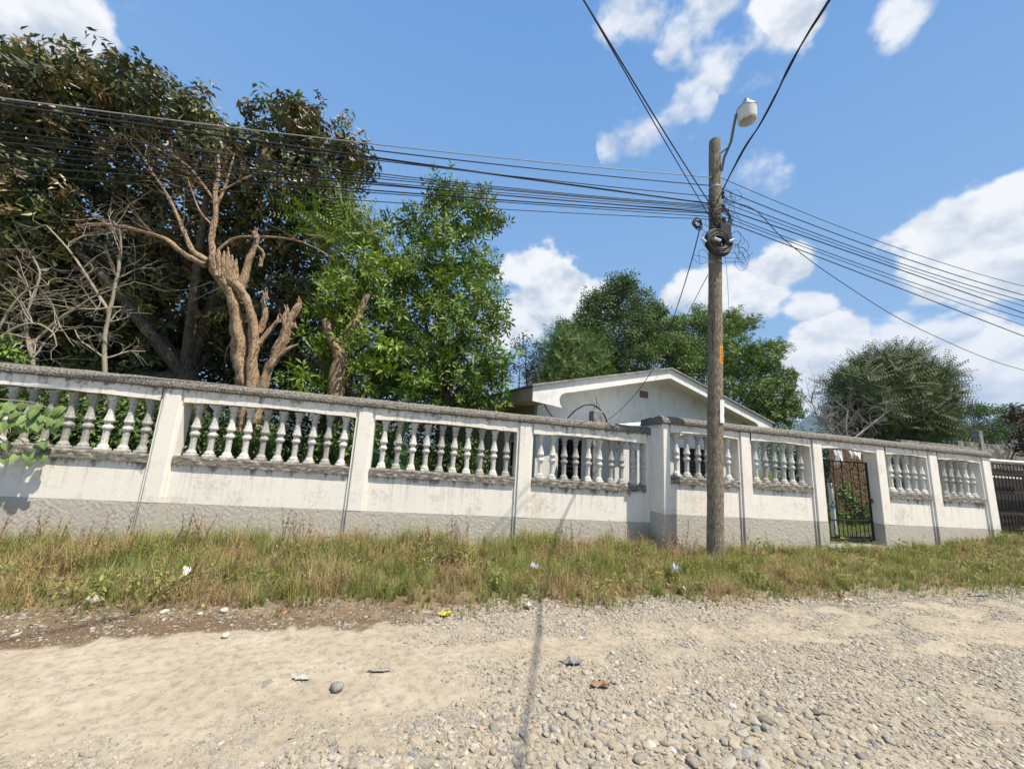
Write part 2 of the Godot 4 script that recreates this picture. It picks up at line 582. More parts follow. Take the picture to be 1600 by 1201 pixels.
	M.wood_board = mat(Color.WHITE, 0.85, ntex(78, 0.015, [lin(0.10, 0.06, 0.035), lin(0.20, 0.125, 0.075)], [0.3, 0.75], 256, 4), Vector3(0.6, 2.4, 0.6))
	M.white_cloth = mat(lin(0.80, 0.81, 0.83), 0.9)
	M.pipe = mat(lin(0.66, 0.67, 0.67), 0.4)

func plinth_image(w: int, h: int) -> Image:       # 8 m by 0.8 m of spatter-dash render with mud splashed up from the verge
	var im := Image.create(w, h, false, Image.FORMAT_RGB8)
	var f := FastNoiseLite.new()
	f.seed = 14
	f.fractal_octaves = 5
	f.frequency = 1.0
	var grey := Color(0.475, 0.445, 0.39)
	var damp := Color(0.30, 0.28, 0.245)
	var soil := Color(0.34, 0.255, 0.165)
	for x in w:
		var a := TAU * x / w
		var cx := cos(a) * 1.273
		var cz := sin(a) * 1.273
		var reach := 0.34 + 0.22 * f.get_noise_2d(cx * 3.0, cz * 3.0) + 0.08 * f.get_noise_2d(cx * 20.0, cz * 20.0)
		for y in h:
			var v := 0.8 * (1.0 - float(y) / h)
			var blot := f.get_noise_3d(cx * 2.0, v * 2.5, cz * 2.0)
			var fine := f.get_noise_3d(cx * 22.0, v * 22.0, cz * 22.0)
			var c := grey * (1.0 + 0.12 * blot + 0.16 * fine)
			c = c.lerp(damp, clampf(0.7 * blot + 0.5 * fine - 0.1, 0.0, 0.6))
			c = c.lerp(soil, clampf((smoothstep(reach, reach - 0.10, v) * 0.6 + 0.9 * fine * smoothstep(reach + 0.2, reach, v)), 0.0, 0.75))
			im.set_pixel(x, y, c.linear_to_srgb())
	return im

func wall_image(w: int, h: int, ledge: bool) -> Image:        # 8 m by 2.6 m of limewashed render: mottling, mould under ledges, run marks, rubbed dirt
	var im := Image.create(w, h, false, Image.FORMAT_RGB8)
	var f := FastNoiseLite.new()
	f.seed = 3
	f.noise_type = FastNoiseLite.TYPE_SIMPLEX_SMOOTH
	f.fractal_octaves = 4
	f.frequency = 1.0
	var paint := Color(0.82, 0.785, 0.72)
	var mould := Color(0.085, 0.08, 0.068)
	var dirt := Color(0.47, 0.41, 0.32)
	for x in w:
		var u := 8.0 * x / w
		var a := TAU * x / w
		var cx := cos(a) * 1.273
		var cz := sin(a) * 1.273                   # a circle of 8 m, so that the tile joins
		var run := f.get_noise_2d(cx * 9.0, cz * 9.0) * 0.7 + f.get_noise_2d(cx * 26.0, cz * 26.0 + 9.0) * 0.5
		var edge := f.get_noise_2d(cx * 4.0 + 40.0, cz * 4.0) * 0.75 + f.get_noise_2d(cx * 14.0, cz * 14.0) * 0.35
		for y in h:
			var v := 2.6 * (1.0 - float(y) / h)
			var blot := f.get_noise_3d(cx * 1.6, v * 1.6, cz * 1.6)
			var fine := f.get_noise_3d(cx * 14.0, v * 14.0, cz * 14.0)
			var c := paint * (1.0 + 0.10 * blot + 0.07 * fine)
			c = c.lerp(dirt, clampf(0.02 + 0.62 * blot + 0.35 * fine + 0.22 * run * smoothstep(1.2, 0.6, v), 0.0, 0.5))
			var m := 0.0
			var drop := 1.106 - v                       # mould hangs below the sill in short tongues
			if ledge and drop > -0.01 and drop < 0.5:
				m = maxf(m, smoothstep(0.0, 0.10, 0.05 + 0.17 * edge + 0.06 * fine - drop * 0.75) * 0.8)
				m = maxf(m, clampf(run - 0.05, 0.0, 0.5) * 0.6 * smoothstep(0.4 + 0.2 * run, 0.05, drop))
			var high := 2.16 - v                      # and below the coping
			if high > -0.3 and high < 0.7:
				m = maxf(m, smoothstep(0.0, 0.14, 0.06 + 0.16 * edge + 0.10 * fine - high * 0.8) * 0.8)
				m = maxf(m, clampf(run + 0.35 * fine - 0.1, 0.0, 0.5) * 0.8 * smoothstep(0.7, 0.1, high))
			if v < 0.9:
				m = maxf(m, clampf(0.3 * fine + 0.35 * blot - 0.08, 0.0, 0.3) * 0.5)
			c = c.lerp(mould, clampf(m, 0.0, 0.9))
			im.set_pixel(x, y, c.linear_to_srgb())
	return im

# ------------------------------------------------------------------ ground
func wall_foot(u: float) -> float:
	return 0.10 + 0.10 * smoothstep(4.0, 9.0, u) + 0.24 * smoothstep(9.6, 12.6, u)

func road_y(u: float, n: float) -> float:
	var y := noise.get_noise_2d(u * 4.0, n * 9.0) * 0.022 + noise.get_noise_2d(u * 14.0 + 60.0, n * 22.0) * 0.012 + noise.get_noise_2d(u * 70.0, n * 70.0) * 0.006
	y += 0.035 * smoothstep(2.9, 2.3, n) * smoothstep(0.4, 1.4, u) * (1.0 + noise.get_noise_2d(u * 9.0, n * 9.0))
	return y

func edge_n(u: float) -> float:                      # where the gravel stops and the verge starts
	return 3.95 + 0.18 * noise.get_noise_2d(u * 7.0, 5.0) + 0.08 * noise.get_noise_2d(u * 40.0, 15.0) + 0.20 * smoothstep(0.2, -0.8, u)

func ground_y(u: float, n: float) -> float:
	if n > 6.3: return wall_foot(u) + 0.02 * noise.get_noise_2d(u * 5.0, n * 5.0)
	var t := smoothstep(3.9, 6.2, n)
	return lerpf(road_y(u, n) * (1.0 - t) , wall_foot(u), t) + t * 0.05 * noise.get_noise_2d(u * 8.0, n * 8.0)

func sheet(u0: float, u1: float, n0: float, n1: float, su: float, sn: float, hgt: Callable, tint: Callable) -> ArrayMesh:
	var mb := MB.new()
	var a := int(round((u1 - u0) / su))
	var b := int(round((n1 - n0) / sn))
	for j in b + 1:
		for i in a + 1:
			var u := lerpf(u0, u1, float(i) / a)
			var n := lerpf(n0, n1, float(j) / b)
			mb.col = tint.call(u, n)
			mb.vert(W(u, hgt.call(u, n), n), Vector3.UP)
	for j in b:
		for i in a:
			var q := j * (a + 1) + i
			mb.ix.append_array([q, q + a + 1, q + a + 2, q, q + a + 2, q + 1])
	for j in b + 1:
		for i in a + 1:
			var q := j * (a + 1) + i
			var l := mb.v[q - (1 if i > 0 else 0)]
			var r := mb.v[q + (1 if i < a else 0)]
			var d := mb.v[q - (a + 1 if j > 0 else 0)]
			var e := mb.v[q + (a + 1 if j < b else 0)]
			mb.nn[q] = (r - l).cross(e - d).normalized()
	return mb.done()

func stone_mesh(sd: int) -> ArrayMesh:
	var f := FastNoiseLite.new()
	f.seed = sd
	f.frequency = 0.8
	f.fractal_octaves = 2
	var t := (1.0 + sqrt(5.0)) / 2.0
	var vs := [Vector3(-1, t, 0), Vector3(1, t, 0), Vector3(-1, -t, 0), Vector3(1, -t, 0), Vector3(0, -1, t), Vector3(0, 1, t), Vector3(0, -1, -t), Vector3(0, 1, -t), Vector3(t, 0, -1), Vector3(t, 0, 1), Vector3(-t, 0, -1), Vector3(-t, 0, 1)]
	var fs := [[0, 11, 5], [0, 5, 1], [0, 1, 7], [0, 7, 10], [0, 10, 11], [1, 5, 9], [5, 11, 4], [11, 10, 2], [10, 7, 6], [7, 1, 8], [3, 9, 4], [3, 4, 2], [3, 2, 6], [3, 6, 8], [3, 8, 9], [4, 9, 5], [2, 4, 11], [6, 2, 10], [8, 6, 7], [9, 8, 1]]
	var mid := {}
	var ff := []
	for g in fs:
		var m := []
		for k in 3:
			var key := "%d_%d" % [mini(g[k], g[(k + 1) % 3]), maxi(g[k], g[(k + 1) % 3])]
			if not mid.has(key):
				mid[key] = vs.size()
				vs.append((vs[g[k]] + vs[g[(k + 1) % 3]]) / 2.0)
			m.append(mid[key])
		ff.append([g[0], m[0], m[2]]); ff.append([g[1], m[1], m[0]]); ff.append([g[2], m[2], m[1]]); ff.append(m)
	var mb := MB.new()
	for p in vs:
		var d: Vector3 = p.normalized()
		var r := 1.0 + 0.7 * f.get_noise_3dv(d * 1.6)
		if sd % 3 != 0:                                # some are broken: a few flat faces
			for k in 7:
				var pl := Vector3(sin(sd * 3.1 + k * 2.2), cos(sd * 1.7 + k * 4.1), sin(sd * 0.9 + k * 1.3)).normalized()
				var s := d.dot(pl) * r
				if s > 0.66: r *= 0.66 / s
		mb.vert(d * r, d)
	var acc := PackedVector3Array()
	acc.resize(vs.size())
	for g in ff:
		mb.ix.append_array([g[0], g[2], g[1]])
		var n := (mb.v[g[1]] - mb.v[g[0]]).cross(mb.v[g[2]] - mb.v[g[0]])
		for k in 3: acc[g[k]] += n
	for i in vs.size(): mb.nn[i] = acc[i].normalized()
	return mb.done()

func mud(u: float, n: float) -> float:               # damp brown soil along the verge
	var k := smoothstep(3.82, 3.90, n + 0.22 * noise.get_noise_2d(u * 9.0, n * 14.0) + 0.12 * noise.get_noise_2d(u * 40.0, n * 60.0))
	return k * smoothstep(0.9, -0.3, u + 0.5 * noise.get_noise_2d(u * 20.0, n * 20.0))

func gravelly(u: float, n: float) -> float:
	var g := 0.24 + 0.12 * smoothstep(-0.2, 0.8, u) + 0.22 * noise.get_noise_2d(u * 8.0 + 9.0, n * 10.0)
	g += (0.72 + 0.5 * noise.get_noise_2d(u * 11.0 + 20.0, n * 15.0)) * smoothstep(0.1, 1.0, u + 0.5 * (2.9 - n)) * smoothstep(3.5, 2.7, n + 0.3 * noise.get_noise_2d(u * 6.0, n * 6.0)) * smoothstep(6.5, 2.8, u)
	g += 0.55 * smoothstep(-0.3, 0.4, u) * smoothstep(3.35, 3.6, n + 0.2 * noise.get_noise_2d(u * 7.0, n * 7.0)) * smoothstep(4.6, 2.4, u)
	g += 0.40 * smoothstep(2.4, 4.0, u) * smoothstep(-0.15, 0.3, noise.get_noise_2d(u * 6.0 + 33.0, n * 14.0))
	g += 0.55 * smoothstep(2.85, 2.4, n + 0.25 * noise.get_noise_2d(u * 9.0, n * 9.0)) * smoothstep(0.8, 0.0, u)
	g += 0.5 * mud(u, n) + 0.35 * smoothstep(3.8, 4.05, n)
	g *= 0.55 + 0.75 * smoothstep(-0.35, 0.35, noise.get_noise_2d(u * 17.0 + 5.0, n * 26.0))
	return clampf(g, 0.07, 1.0)

func make_ground() -> void:
	var grain := ntex(81, 0.012, [lin(0.68, 0.67, 0.66), lin(0.86, 0.85, 0.84), lin(0.93, 0.92, 0.91), lin(1.0, 1.0, 1.0)], [0.2, 0.4, 0.6, 0.85], 1024, 8)
	var soil := mat(Color.WHITE, 0.97, grain, Vector3(0.9, 0.9, 0.9), nbump(82, 0.05, 6.0, 1024, 7), 0.5)
	soil.vertex_color_use_as_albedo = true
	soil.metallic_specular = 0.2
	var sand := Color(0.375, 0.326, 0.248)
	var pale := Color(0.43, 0.385, 0.305)
	var grit := Color(0.285, 0.25, 0.205)
	var brown := Color(0.14, 0.098, 0.062)
	var road_tint := func(u: float, n: float) -> Color:
		var k := noise.get_noise_2d(u * 12.0, n * 22.0)
		var c := sand.lerp(pale, clampf(0.5 + k, 0, 1))
		c = c.lerp(grit, clampf(gravelly(u, n) * 0.75 + 0.3 * noise.get_noise_2d(u * 60.0, n * 60.0), 0, 0.85))
		return c.lerp(brown, 0.95 * mud(u, n))
	var earth := func(u: float, n: float) -> Color:
		var k := noise.get_noise_2d(u * 20.0, n * 20.0)
		return brown.lerp(Color(0.24, 0.19, 0.12), clampf(0.5 + k, 0, 1)).lerp(sand, smoothstep(4.5, 4.0, n) * 0.7 * (1.0 - mud(u, n)))
	var far := sheet(-1500, 1500, -600, 5200, 100, 100, func(_u, _n): return -0.35, func(_u, _n): return Color(0.09, 0.11, 0.04))
	meta(put("ground", far, soil), "", "", "", "structure")
	var yard := sheet(-40, 60, 6.5, 60, 0.5, 0.5, func(u, n): return ground_y(u, n), func(u, n): return Color(0.11, 0.10, 0.05).lerp(Color(0.07, 0.10, 0.03), clampf(0.5 + noise.get_noise_2d(u * 4.0, n * 4.0), 0, 1)))
	meta(put("yard_ground", yard, soil), "", "", "", "structure")
	var verge := sheet(-9, 17, 3.8, 6.5, 0.06, 0.06, func(u, n): return ground_y(u, n) + 0.004 - 0.06 * smoothstep(0.08, -0.12, n - edge_n(u)), earth)
	meta(put("verge_ground", verge, soil), "", "", "", "structure")
	var vergel := sheet(-40, -9, 3.8, 6.5, 0.3, 0.3, func(u, n): return ground_y(u, n), earth)
	meta(put("verge_ground", vergel, soil), "", "", "", "structure")
	var verger := sheet(17, 60, 3.8, 6.5, 0.3, 0.3, func(u, n): return ground_y(u, n), earth)
	meta(put("verge_ground", verger, soil), "", "", "", "structure")
	var road: MeshInstance3D = put("road", sheet(-7, 12, 0.6, 4.5, 0.035, 0.035, func(u, n): return road_y(u, n) - 0.03 * smoothstep(0.0, 0.2, n - edge_n(u)), road_tint), soil)
	meta(road, "", "", "", "structure")
	for q in [[-50, -7, 0.6, 4.5], [12, 60, 0.6, 4.5], [-50, 60, -9, 0.6]]:
		meta(put("road", sheet(q[0], q[1], q[2], q[3], 0.25, 0.25, func(u, n): return road_y(u, n), road_tint), soil), "", "", "", "structure")
	# the stones of the road: 300 of the largest one by one, the rest as gravel
	var shapes := []
	for k in 8: shapes.append(stone_mesh(100 + k))
	var sm := mat(Color.WHITE, 0.9, ntex(83, 0.06, [lin(0.6, 0.6, 0.6), lin(1, 1, 1)], [0.3, 0.7], 256, 5), Vector3(6, 6, 6), nbump(84, 0.06, 3.0, 256), 0.5)
	sm.vertex_color_use_as_albedo = true
	var tints := [Color(0.40, 0.37, 0.32), Color(0.46, 0.405, 0.325), Color(0.27, 0.26, 0.245), Color(0.20, 0.20, 0.20), Color(0.50, 0.47, 0.42), Color(0.36, 0.305, 0.235), Color(0.33, 0.32, 0.30)]
	var all := []
	var tries := 0
	while all.size() < 140000 and tries < 620000:
		tries += 1
		var n := 0.9 + 3.6 * sqrt(rg.randf())
		var u := rg.randf_range(-1.15 * n - 0.8, 2.5 * n + 0.8)
		if u > 12 or n > edge_n(u) + 0.38: continue
		var g := gravelly(u, n)
		if rg.randf() > g * (0.35 + 0.65 * g): continue
		var big := pow(rg.randf(), 6.0)
		var heap := smoothstep(2.75, 2.2, n) * smoothstep(0.2, 0.9, u) * smoothstep(3.4, 2.0, u)
		var r := 0.0022 + 0.0055 * rg.randf() * (0.7 + 0.5 * g) + 0.022 * big * (0.35 + 0.5 * g + 0.9 * heap)
		if u < 0.2: r *= 0.8 + 0.8 * smoothstep(2.8, 2.2, n)
		var flat := rg.randf_range(0.42, 0.8)
		var sink := rg.randf_range(-0.4, 0.25) if g > 0.5 else rg.randf_range(-0.75, -0.1)
		var b := Basis.from_euler(Vector3(rg.randf_range(-0.35, 0.35), rg.randf() * TAU, rg.randf_range(-0.35, 0.35))) * Basis.from_scale(Vector3(r * rg.randf_range(0.9, 1.4), r * flat, r * rg.randf_range(0.75, 1.1)))
		var t := Transform3D(b, W(u, maxf(road_y(u, n), ground_y(u, n) + 0.004 - 0.06 * smoothstep(0.08, -0.12, n - edge_n(u)) if n > 3.85 else -1.0) + r * flat * sink, n))
		var c: Color = jitter(tints[rg.randi() % tints.size()], 0.18)
		if rg.randf() < 0.75 + 0.2 * (1.0 - g): c = c.lerp(sand, rg.randf_range(0.4, 0.9))      # dusted with road sand
		var wet := mud(u, n)
		if wet > 0.4:
			if rg.randf() < 0.55: continue
			if rg.randf() < 0.6: c = c.lerp(brown, 0.75)        # caked with soil
		all.append([r / maxf(1.0, n), t, c, rg.randi() % shapes.size(), u, n])
	for i in 2600:                                     # flat cobbles trodden flush into the packed dust
		var n := rg.randf_range(1.2, 3.3)
		var u := rg.randf_range(-1.1 * n - 0.6, 1.2)
		if i > 1500: u = rg.randf_range(-1.1 * n, 2.3 * n)
		if rg.randf() > 0.25 + 0.75 * smoothstep(3.0, 2.2, n) + 0.6 * noise.get_noise_2d(u * 9.0, n * 12.0): continue
		var r := 0.010 + 0.034 * pow(rg.randf(), 2.6)
		var b := Basis.from_euler(Vector3(rg.randf_range(-0.12, 0.12), rg.randf() * TAU, rg.randf_range(-0.12, 0.12))) * Basis.from_scale(Vector3(r * rg.randf_range(1.0, 1.7), r * 0.35, r * rg.randf_range(0.7, 1.1)))
		var c: Color = jitter(tints[rg.randi() % tints.size()], 0.12).lerp(sand, rg.randf_range(0.25, 0.7))
		all.append([r / maxf(1.0, n), Transform3D(b, W(u, road_y(u, n) - r * rg.randf_range(0.12, 0.24), n)), c, rg.randi() % shapes.size(), u, n])
	var order := []
	for i in all.size():
		var o: Array = all[i]
		if o[4] > -0.85 * o[5] and o[4] < 2.05 * o[5] and o[5] > 1.7 and o[5] < 4.0: order.append([o[0], i])
	order.sort_custom(func(a, b): return a[0] > b[0])
	var single := {}
	var tinted := []
	for k in 6:
		var mt: StandardMaterial3D = sm.duplicate()
		mt.vertex_color_use_as_albedo = false
		var tc: Color = tints[k].lerp(sand, 0.55)
		mt.albedo_color = lin(tc.r, tc.g, tc.b)
		tinted.append(mt)
	for i in mini(300, order.size()):
		var o: Array = all[order[i][1]]
		single[order[i][1]] = true
		var st := put("stone", shapes[o[3]], tinted[rg.randi() % tinted.size()], road)
		st.transform = o[1]
	for k in shapes.size():
		var ts := []
		var cs := []
		for i in all.size():
			if all[i][3] == k and not single.has(i):
				ts.append(all[i][1])
				cs.append(all[i][2])
		multi("gravel", shapes[k], sm, ts, cs, road)
	# far hills
	var hb := MB.new()
	for k in 120:
		var a0 := -0.9 + 3.0 * k / 120.0
		var a1 := -0.9 + 3.0 * (k + 1) / 120.0
		var h0 := 430.0 + 190.0 * noise.get_noise_1d(k * 1.1) + 90.0 * noise.get_noise_1d(k * 5.0)
		var h1 := 430.0 + 190.0 * noise.get_noise_1d((k + 1) * 1.1) + 90.0 * noise.get_noise_1d((k + 1) * 5.0)
		for row in 6:
			var r0 := 3600.0 - 180.0 * row
			var r1 := 3600.0 - 180.0 * (row + 1)
			var f0 := pow(1.0 - row / 6.0, 1.4)
			var f1 := pow(1.0 - (row + 1) / 6.0, 1.4)
			hb.quad(W(sin(a0) * r1, h0 * f1 - 5, cos(a0) * r1), W(sin(a1) * r1, h1 * f1 - 5, cos(a1) * r1), W(sin(a1) * r0, h1 * f0 - 5, cos(a1) * r0), W(sin(a0) * r0, h0 * f0 - 5, cos(a0) * r0))
	meta(put("hills", hb.done(), mat(lin(0.06, 0.085, 0.05), 1.0)), "", "", "", "structure")

# ------------------------------------------------------------------ the garden wall
func baluster_mesh() -> ArrayMesh:
	var mb := MB.new()
	var h := 0.752
	var b := 0.066
	mb.box(Vector3(-b, 0, -b), Vector3(b, 0.035, b), 0.006)
	var prof := [Vector2(0.069, 0.035), Vector2(0.067, 0.06), Vector2(0.05, 0.085), Vector2(0.043, 0.10), Vector2(0.041, 0.20), Vector2(0.046, 0.285), Vector2(0.064, 0.30), Vector2(0.068, 0.315), Vector2(0.064, 0.335), Vector2(0.047, 0.35), Vector2(0.044, 0.375), Vector2(0.05, 0.392), Vector2(0.067, 0.405), Vector2(0.068, 0.42), Vector2(0.06, 0.44), Vector2(0.046, 0.50), Vector2(0.039, 0.58), Vector2(0.038, 0.61), Vector2(0.052, 0.622), Vector2(0.054, 0.638), Vector2(0.042, 0.652), Vector2(0.047, 0.672), Vector2(0.062, 0.695), Vector2(0.062, 0.72)]
	for i in prof.size(): prof[i].x *= 0.93
	mb.lathe(prof, 8, Vector3.ZERO, true, PI / 8)
	mb.box(Vector3(-0.056, 0.72, -0.056), Vector3(0.056, h, 0.056), 0.004)
	return mb.done()

func stretch(root: Node3D, front: float, raise: float, x0: float, x1: float, bays: Array, holes: Array, low_end: float, cap_top: float) -> void:
	# bays: [left edge, right edge, baluster xs]; holes: gate openings [left, right]
	var z := -front
	var sill := 1.224 + raise
	var top := 1.975 + raise
	var plinth := 0.579 + raise
	var cap_low := cap_top - 0.145
	var back := z - 0.25
	var bal := baluster_mesh()
	var cuts := []
	for b in bays: cuts.append([b[0], b[1], b])
	for q in holes: cuts.append([q[0], q[1], null])
	cuts.sort_custom(func(a, b): return a[0] < b[0])
	# piers between the openings
	var at := x0
	for k in cuts.size() + 1:
		var right: float = cuts[k][0] if k < cuts.size() else x1
		var lf: bool = k > 0 and cuts[k - 1][2] != null
		var rf: bool = k < cuts.size() and cuts[k][2] != null
		var l := at + (0.04 if lf else 0.0)
		var r := right - (0.04 if rf else 0.0)
		if right - at > 0.02:
			var mb := MB.new()
			mb.box(Vector3(l, plinth, back), Vector3(r, cap_low, z), 0.008)
			if lf: mb.box(Vector3(at, plinth, back), Vector3(l + 0.002, cap_low, z - 0.028), 0.004)
			if rf: mb.box(Vector3(r - 0.002, plinth, back), Vector3(right, cap_low, z - 0.028), 0.004)
			mb.shear(SLOPE)
			mb.wall_uv(raise)
			var pier := put("pier", mb.done(), M.pier, root)
			mb = MB.new()
			mb.box(Vector3(l, low_end, back), Vector3(r, plinth, z - 0.004))
			mb.rough_face(l + 0.003, r - 0.003, low_end, plinth - 0.003, z + 0.001, 0.017, 0.010, noise)
			if lf: mb.box(Vector3(at, low_end, back), Vector3(l + 0.002, plinth, z - 0.03))
			if rf: mb.box(Vector3(r - 0.002, low_end, back), Vector3(right, plinth, z - 0.03))
			mb.shear(SLOPE)
			mb.plinth_uv(raise)
			put("plinth", mb.done(), M.plinth, pier)
		if k < cuts.size(): at = cuts[k][1]
	# filling of each bay
	for b in bays:
		var l: float = b[0]
		var r: float = b[1]
		var mb := MB.new()
		mb.box(Vector3(l - 0.01, plinth, back + 0.02), Vector3(r + 0.01, sill - 0.118, z - 0.055))
		mb.shear(SLOPE)
		mb.wall_uv(raise)
		var panel := put("panel", mb.done(), M.white, root)
		mb = MB.new()
		mb.box(Vector3(l - 0.01, low_end, back + 0.02), Vector3(r + 0.01, plinth, z - 0.062))
		mb.rough_face(l + 0.001, r - 0.001, low_end, plinth - 0.002, z - 0.052, 0.017, 0.010, noise)
		mb.shear(SLOPE)
		mb.plinth_uv(raise)
		put("plinth", mb.done(), M.plinth, panel)
		mb = MB.new()
		mb.extrude_x([Vector2(z - 0.018, sill - 0.118), Vector2(z - 0.016, sill - 0.02), Vector2(z - 0.026, sill), Vector2(back - 0.01, sill), Vector2(back - 0.01, sill - 0.118)], l + 0.002, r - 0.002, 0.06, 0.002, noise)
		mb.shear(SLOPE)
		put("sill", mb.done(), M.sill, root)
		for x in b[2]:
			var o := put("baluster", bal, M.balusters[rg.randi() % 3], root)
			o.position = Vector3(x + rg.randf_range(-0.006, 0.006), sill + SLOPE * x - 0.001, z - 0.115 + rg.randf_range(-0.004, 0.004))
			o.rotation = Vector3(rg.randf_range(-0.008, 0.008), rg.randf_range(-0.06, 0.06), rg.randf_range(-0.012, 0.012))
	# head rail over every opening, its underside bellied as it was cast
	for k in cuts.size():
		var l: float = cuts[k][0]
		var r: float = cuts[k][1]
		var mb := MB.new()
		var seg := 24
		for i in seg:
			var xa := lerpf(l - 0.002, r + 0.002, float(i) / seg)
			var xb := lerpf(l - 0.002, r + 0.002, float(i + 1) / seg)
			var lowa := top + 0.028 * (1.0 - pow(absf(2.0 * i / seg - 1.0), 1.3)) + 0.012 * noise.get_noise_1d(xa * 40.0)
			var lowb := top + 0.028 * (1.0 - pow(absf(2.0 * (i + 1) / seg - 1.0), 1.3)) + 0.012 * noise.get_noise_1d(xb * 40.0)
			var zf := z - 0.010
			mb.quad(Vector3(xa, lowa, zf), Vector3(xb, lowb, zf), Vector3(xb, cap_low, zf), Vector3(xa, cap_low, zf))
			mb.quad(Vector3(xb, lowb, back), Vector3(xa, lowa, back), Vector3(xa, cap_low, back), Vector3(xb, cap_low, back))
			mb.quad(Vector3(xa, lowa, back), Vector3(xb, lowb, back), Vector3(xb, lowb, zf), Vector3(xa, lowa, zf))
		mb.shear(SLOPE)
		mb.wall_uv(raise)
		put("head_rail", mb.done(), M.pier, root)
	var cb := MB.new()
	var c := cap_top
	cb.extrude_x([Vector2(z + 0.02, c - 0.145), Vector2(z + 0.036, c - 0.125), Vector2(z + 0.036, c - 0.085), Vector2(z + 0.012, c - 0.035), Vector2(z - 0.05, c - 0.004), Vector2(z - 0.14, c), Vector2(z - 0.23, c - 0.015), Vector2(z - 0.28, c - 0.06), Vector2(z - 0.285, c - 0.145)], x0 - 0.02, x1 + 0.03, 0.03, 0.008, noise)
	cb.shear(SLOPE)
	put("coping", cb.done(), M.cap, root)

func row(a: float, b: float, cnt: int) -> Array:
	var q := []
	for i in cnt: q.append(lerpf(a, b, float(i) / (cnt - 1)))
	return q

func make_walls() -> void:
	var low := thing("balustrade_wall", "long lower stretch of white garden wall with ten balusters in each bay", "wall")
	var bays := []
	for k in 5:
		var c := -2.162 + (k - 2) * 2.619
		var r := c + 1.165
		if k == 4: r = 4.09
		bays.append([c - 1.165, r, row(c - 1.0, c + 1.015, 10)])
	stretch(low, WALL, 0.0, -8.85, 4.16, bays, [], -0.15, 2.30)
	var high := thing("balustrade_wall", "taller stretch of white garden wall with five or six balusters in each bay and a gateway", "wall")
	stretch(high, FRONT, 0.209, 4.156, 12.42, [[4.312, 5.746, row(4.492, 5.588, 6)], [6.029, 7.414, row(6.195, 7.253, 6)], [9.348, 10.503, row(9.561, 10.448, 5)], [10.824, 12.125, row(11.091, 11.965, 5)]], [[7.68, 9.076]], -0.1, 2.475)
	var mb := MB.new()                                    # the return where the taller stretch steps forward
	mb.box(Vector3(4.158, 0.788, -WALL - 0.28), Vector3(4.40, 2.33, -FRONT - 0.245), 0.006)
	mb.shear(SLOPE)
	mb.wall_uv(0.209)
	var ret := put("return_pier", mb.done(), M.pier, high)
	mb = MB.new()
	mb.box(Vector3(4.154, -0.1, -WALL - 0.285), Vector3(4.40, 0.788, -FRONT - 0.25), 0.003)
	mb.shear(SLOPE)
	mb.plinth_uv(0.209)
	put("plinth", mb.done(), M.plinth, ret)
	mb = MB.new()
	mb.extrude_x([Vector2(-FRONT - 0.25, 2.33), Vector2(-FRONT - 0.25, 2.45), Vector2(-FRONT - 0.35, 2.465), Vector2(-WALL - 0.27, 2.44), Vector2(-WALL - 0.3, 2.33)], 4.14, 4.42, 0.03, 0.012, noise)
	mb.shear(SLOPE)
	put("coping", mb.done(), M.cap, high)
	mb = MB.new()
	mb.box(Vector3(7.60, 0.0, -FRONT - 0.27), Vector3(9.15, wall_foot(8.4) + 0.03, -FRONT + 0.10), 0.012)
	put("threshold", mb.done(), M.concrete, high)
# ------------------------------------------------------------------ the house behind the wall
func slab(poly: Array, z0: float, z1: float, mb: MB) -> void:      # a flat outline (x, y) with thickness from z0 (front) to z1 (back)
	var pk := PackedVector2Array(poly)
	var area := 0.0
	for i in pk.size(): area += pk[i].cross(pk[(i + 1) % pk.size()])
	if area < 0: pk.reverse()
	var t := Geometry2D.triangulate_polygon(pk)
	for i in range(0, t.size(), 3):
		var a := pk[t[i]]
		var b := pk[t[i + 1]]
		var d := pk[t[i + 2]]
		if (b - a).cross(d - a) < 0:
			var s := b
			b = d
			d = s
		mb.tri(Vector3(a.x, a.y, z0), Vector3(b.x, b.y, z0), Vector3(d.x, d.y, z0))
		mb.tri(Vector3(a.x, a.y, z1), Vector3(d.x, d.y, z1), Vector3(b.x, b.y, z1))
	for i in pk.size():
		var a := pk[i]
		var b := pk[(i + 1) % pk.size()]
		mb.quad(Vector3(a.x, a.y, z1), Vector3(b.x, b.y, z1), Vector3(b.x, b.y, z0), Vector3(a.x, a.y, z0))

func wall_with_holes(mb: MB, x0: float, x1: float, y0: float, top: Callable, z0: float, z1: float, holes: Array) -> void:
	# vertical strips between openings [x0, x1, y0, y1]
	var xs := [x0, x1]
	for h in holes:
		xs.append(h[0]); xs.append(h[1])
	for k in range(1, 12): xs.append(lerpf(x0, x1, k / 12.0))
	xs.sort()
	for i in xs.size() - 1:
		if xs[i + 1] - xs[i] < 0.001: continue
		var m: float = (xs[i] + xs[i + 1]) / 2
		var hole = null
		for h in holes:
			if m > h[0] and m < h[1]: hole = h
		var ta: float = top.call(xs[i])
		var tb: float = top.call(xs[i + 1])
		if hole == null:
			slab([Vector2(xs[i], y0), Vector2(xs[i + 1], y0), Vector2(xs[i + 1], tb), Vector2(xs[i], ta)], z0, z1, mb)
		else:
			if hole[2] > y0: slab([Vector2(xs[i], y0), Vector2(xs[i + 1], y0), Vector2(xs[i + 1], hole[2]), Vector2(xs[i], hole[2])], z0, z1, mb)
			slab([Vector2(xs[i], hole[3]), Vector2(xs[i + 1], hole[3]), Vector2(xs[i + 1], tb), Vector2(xs[i], ta)], z0, z1, mb)

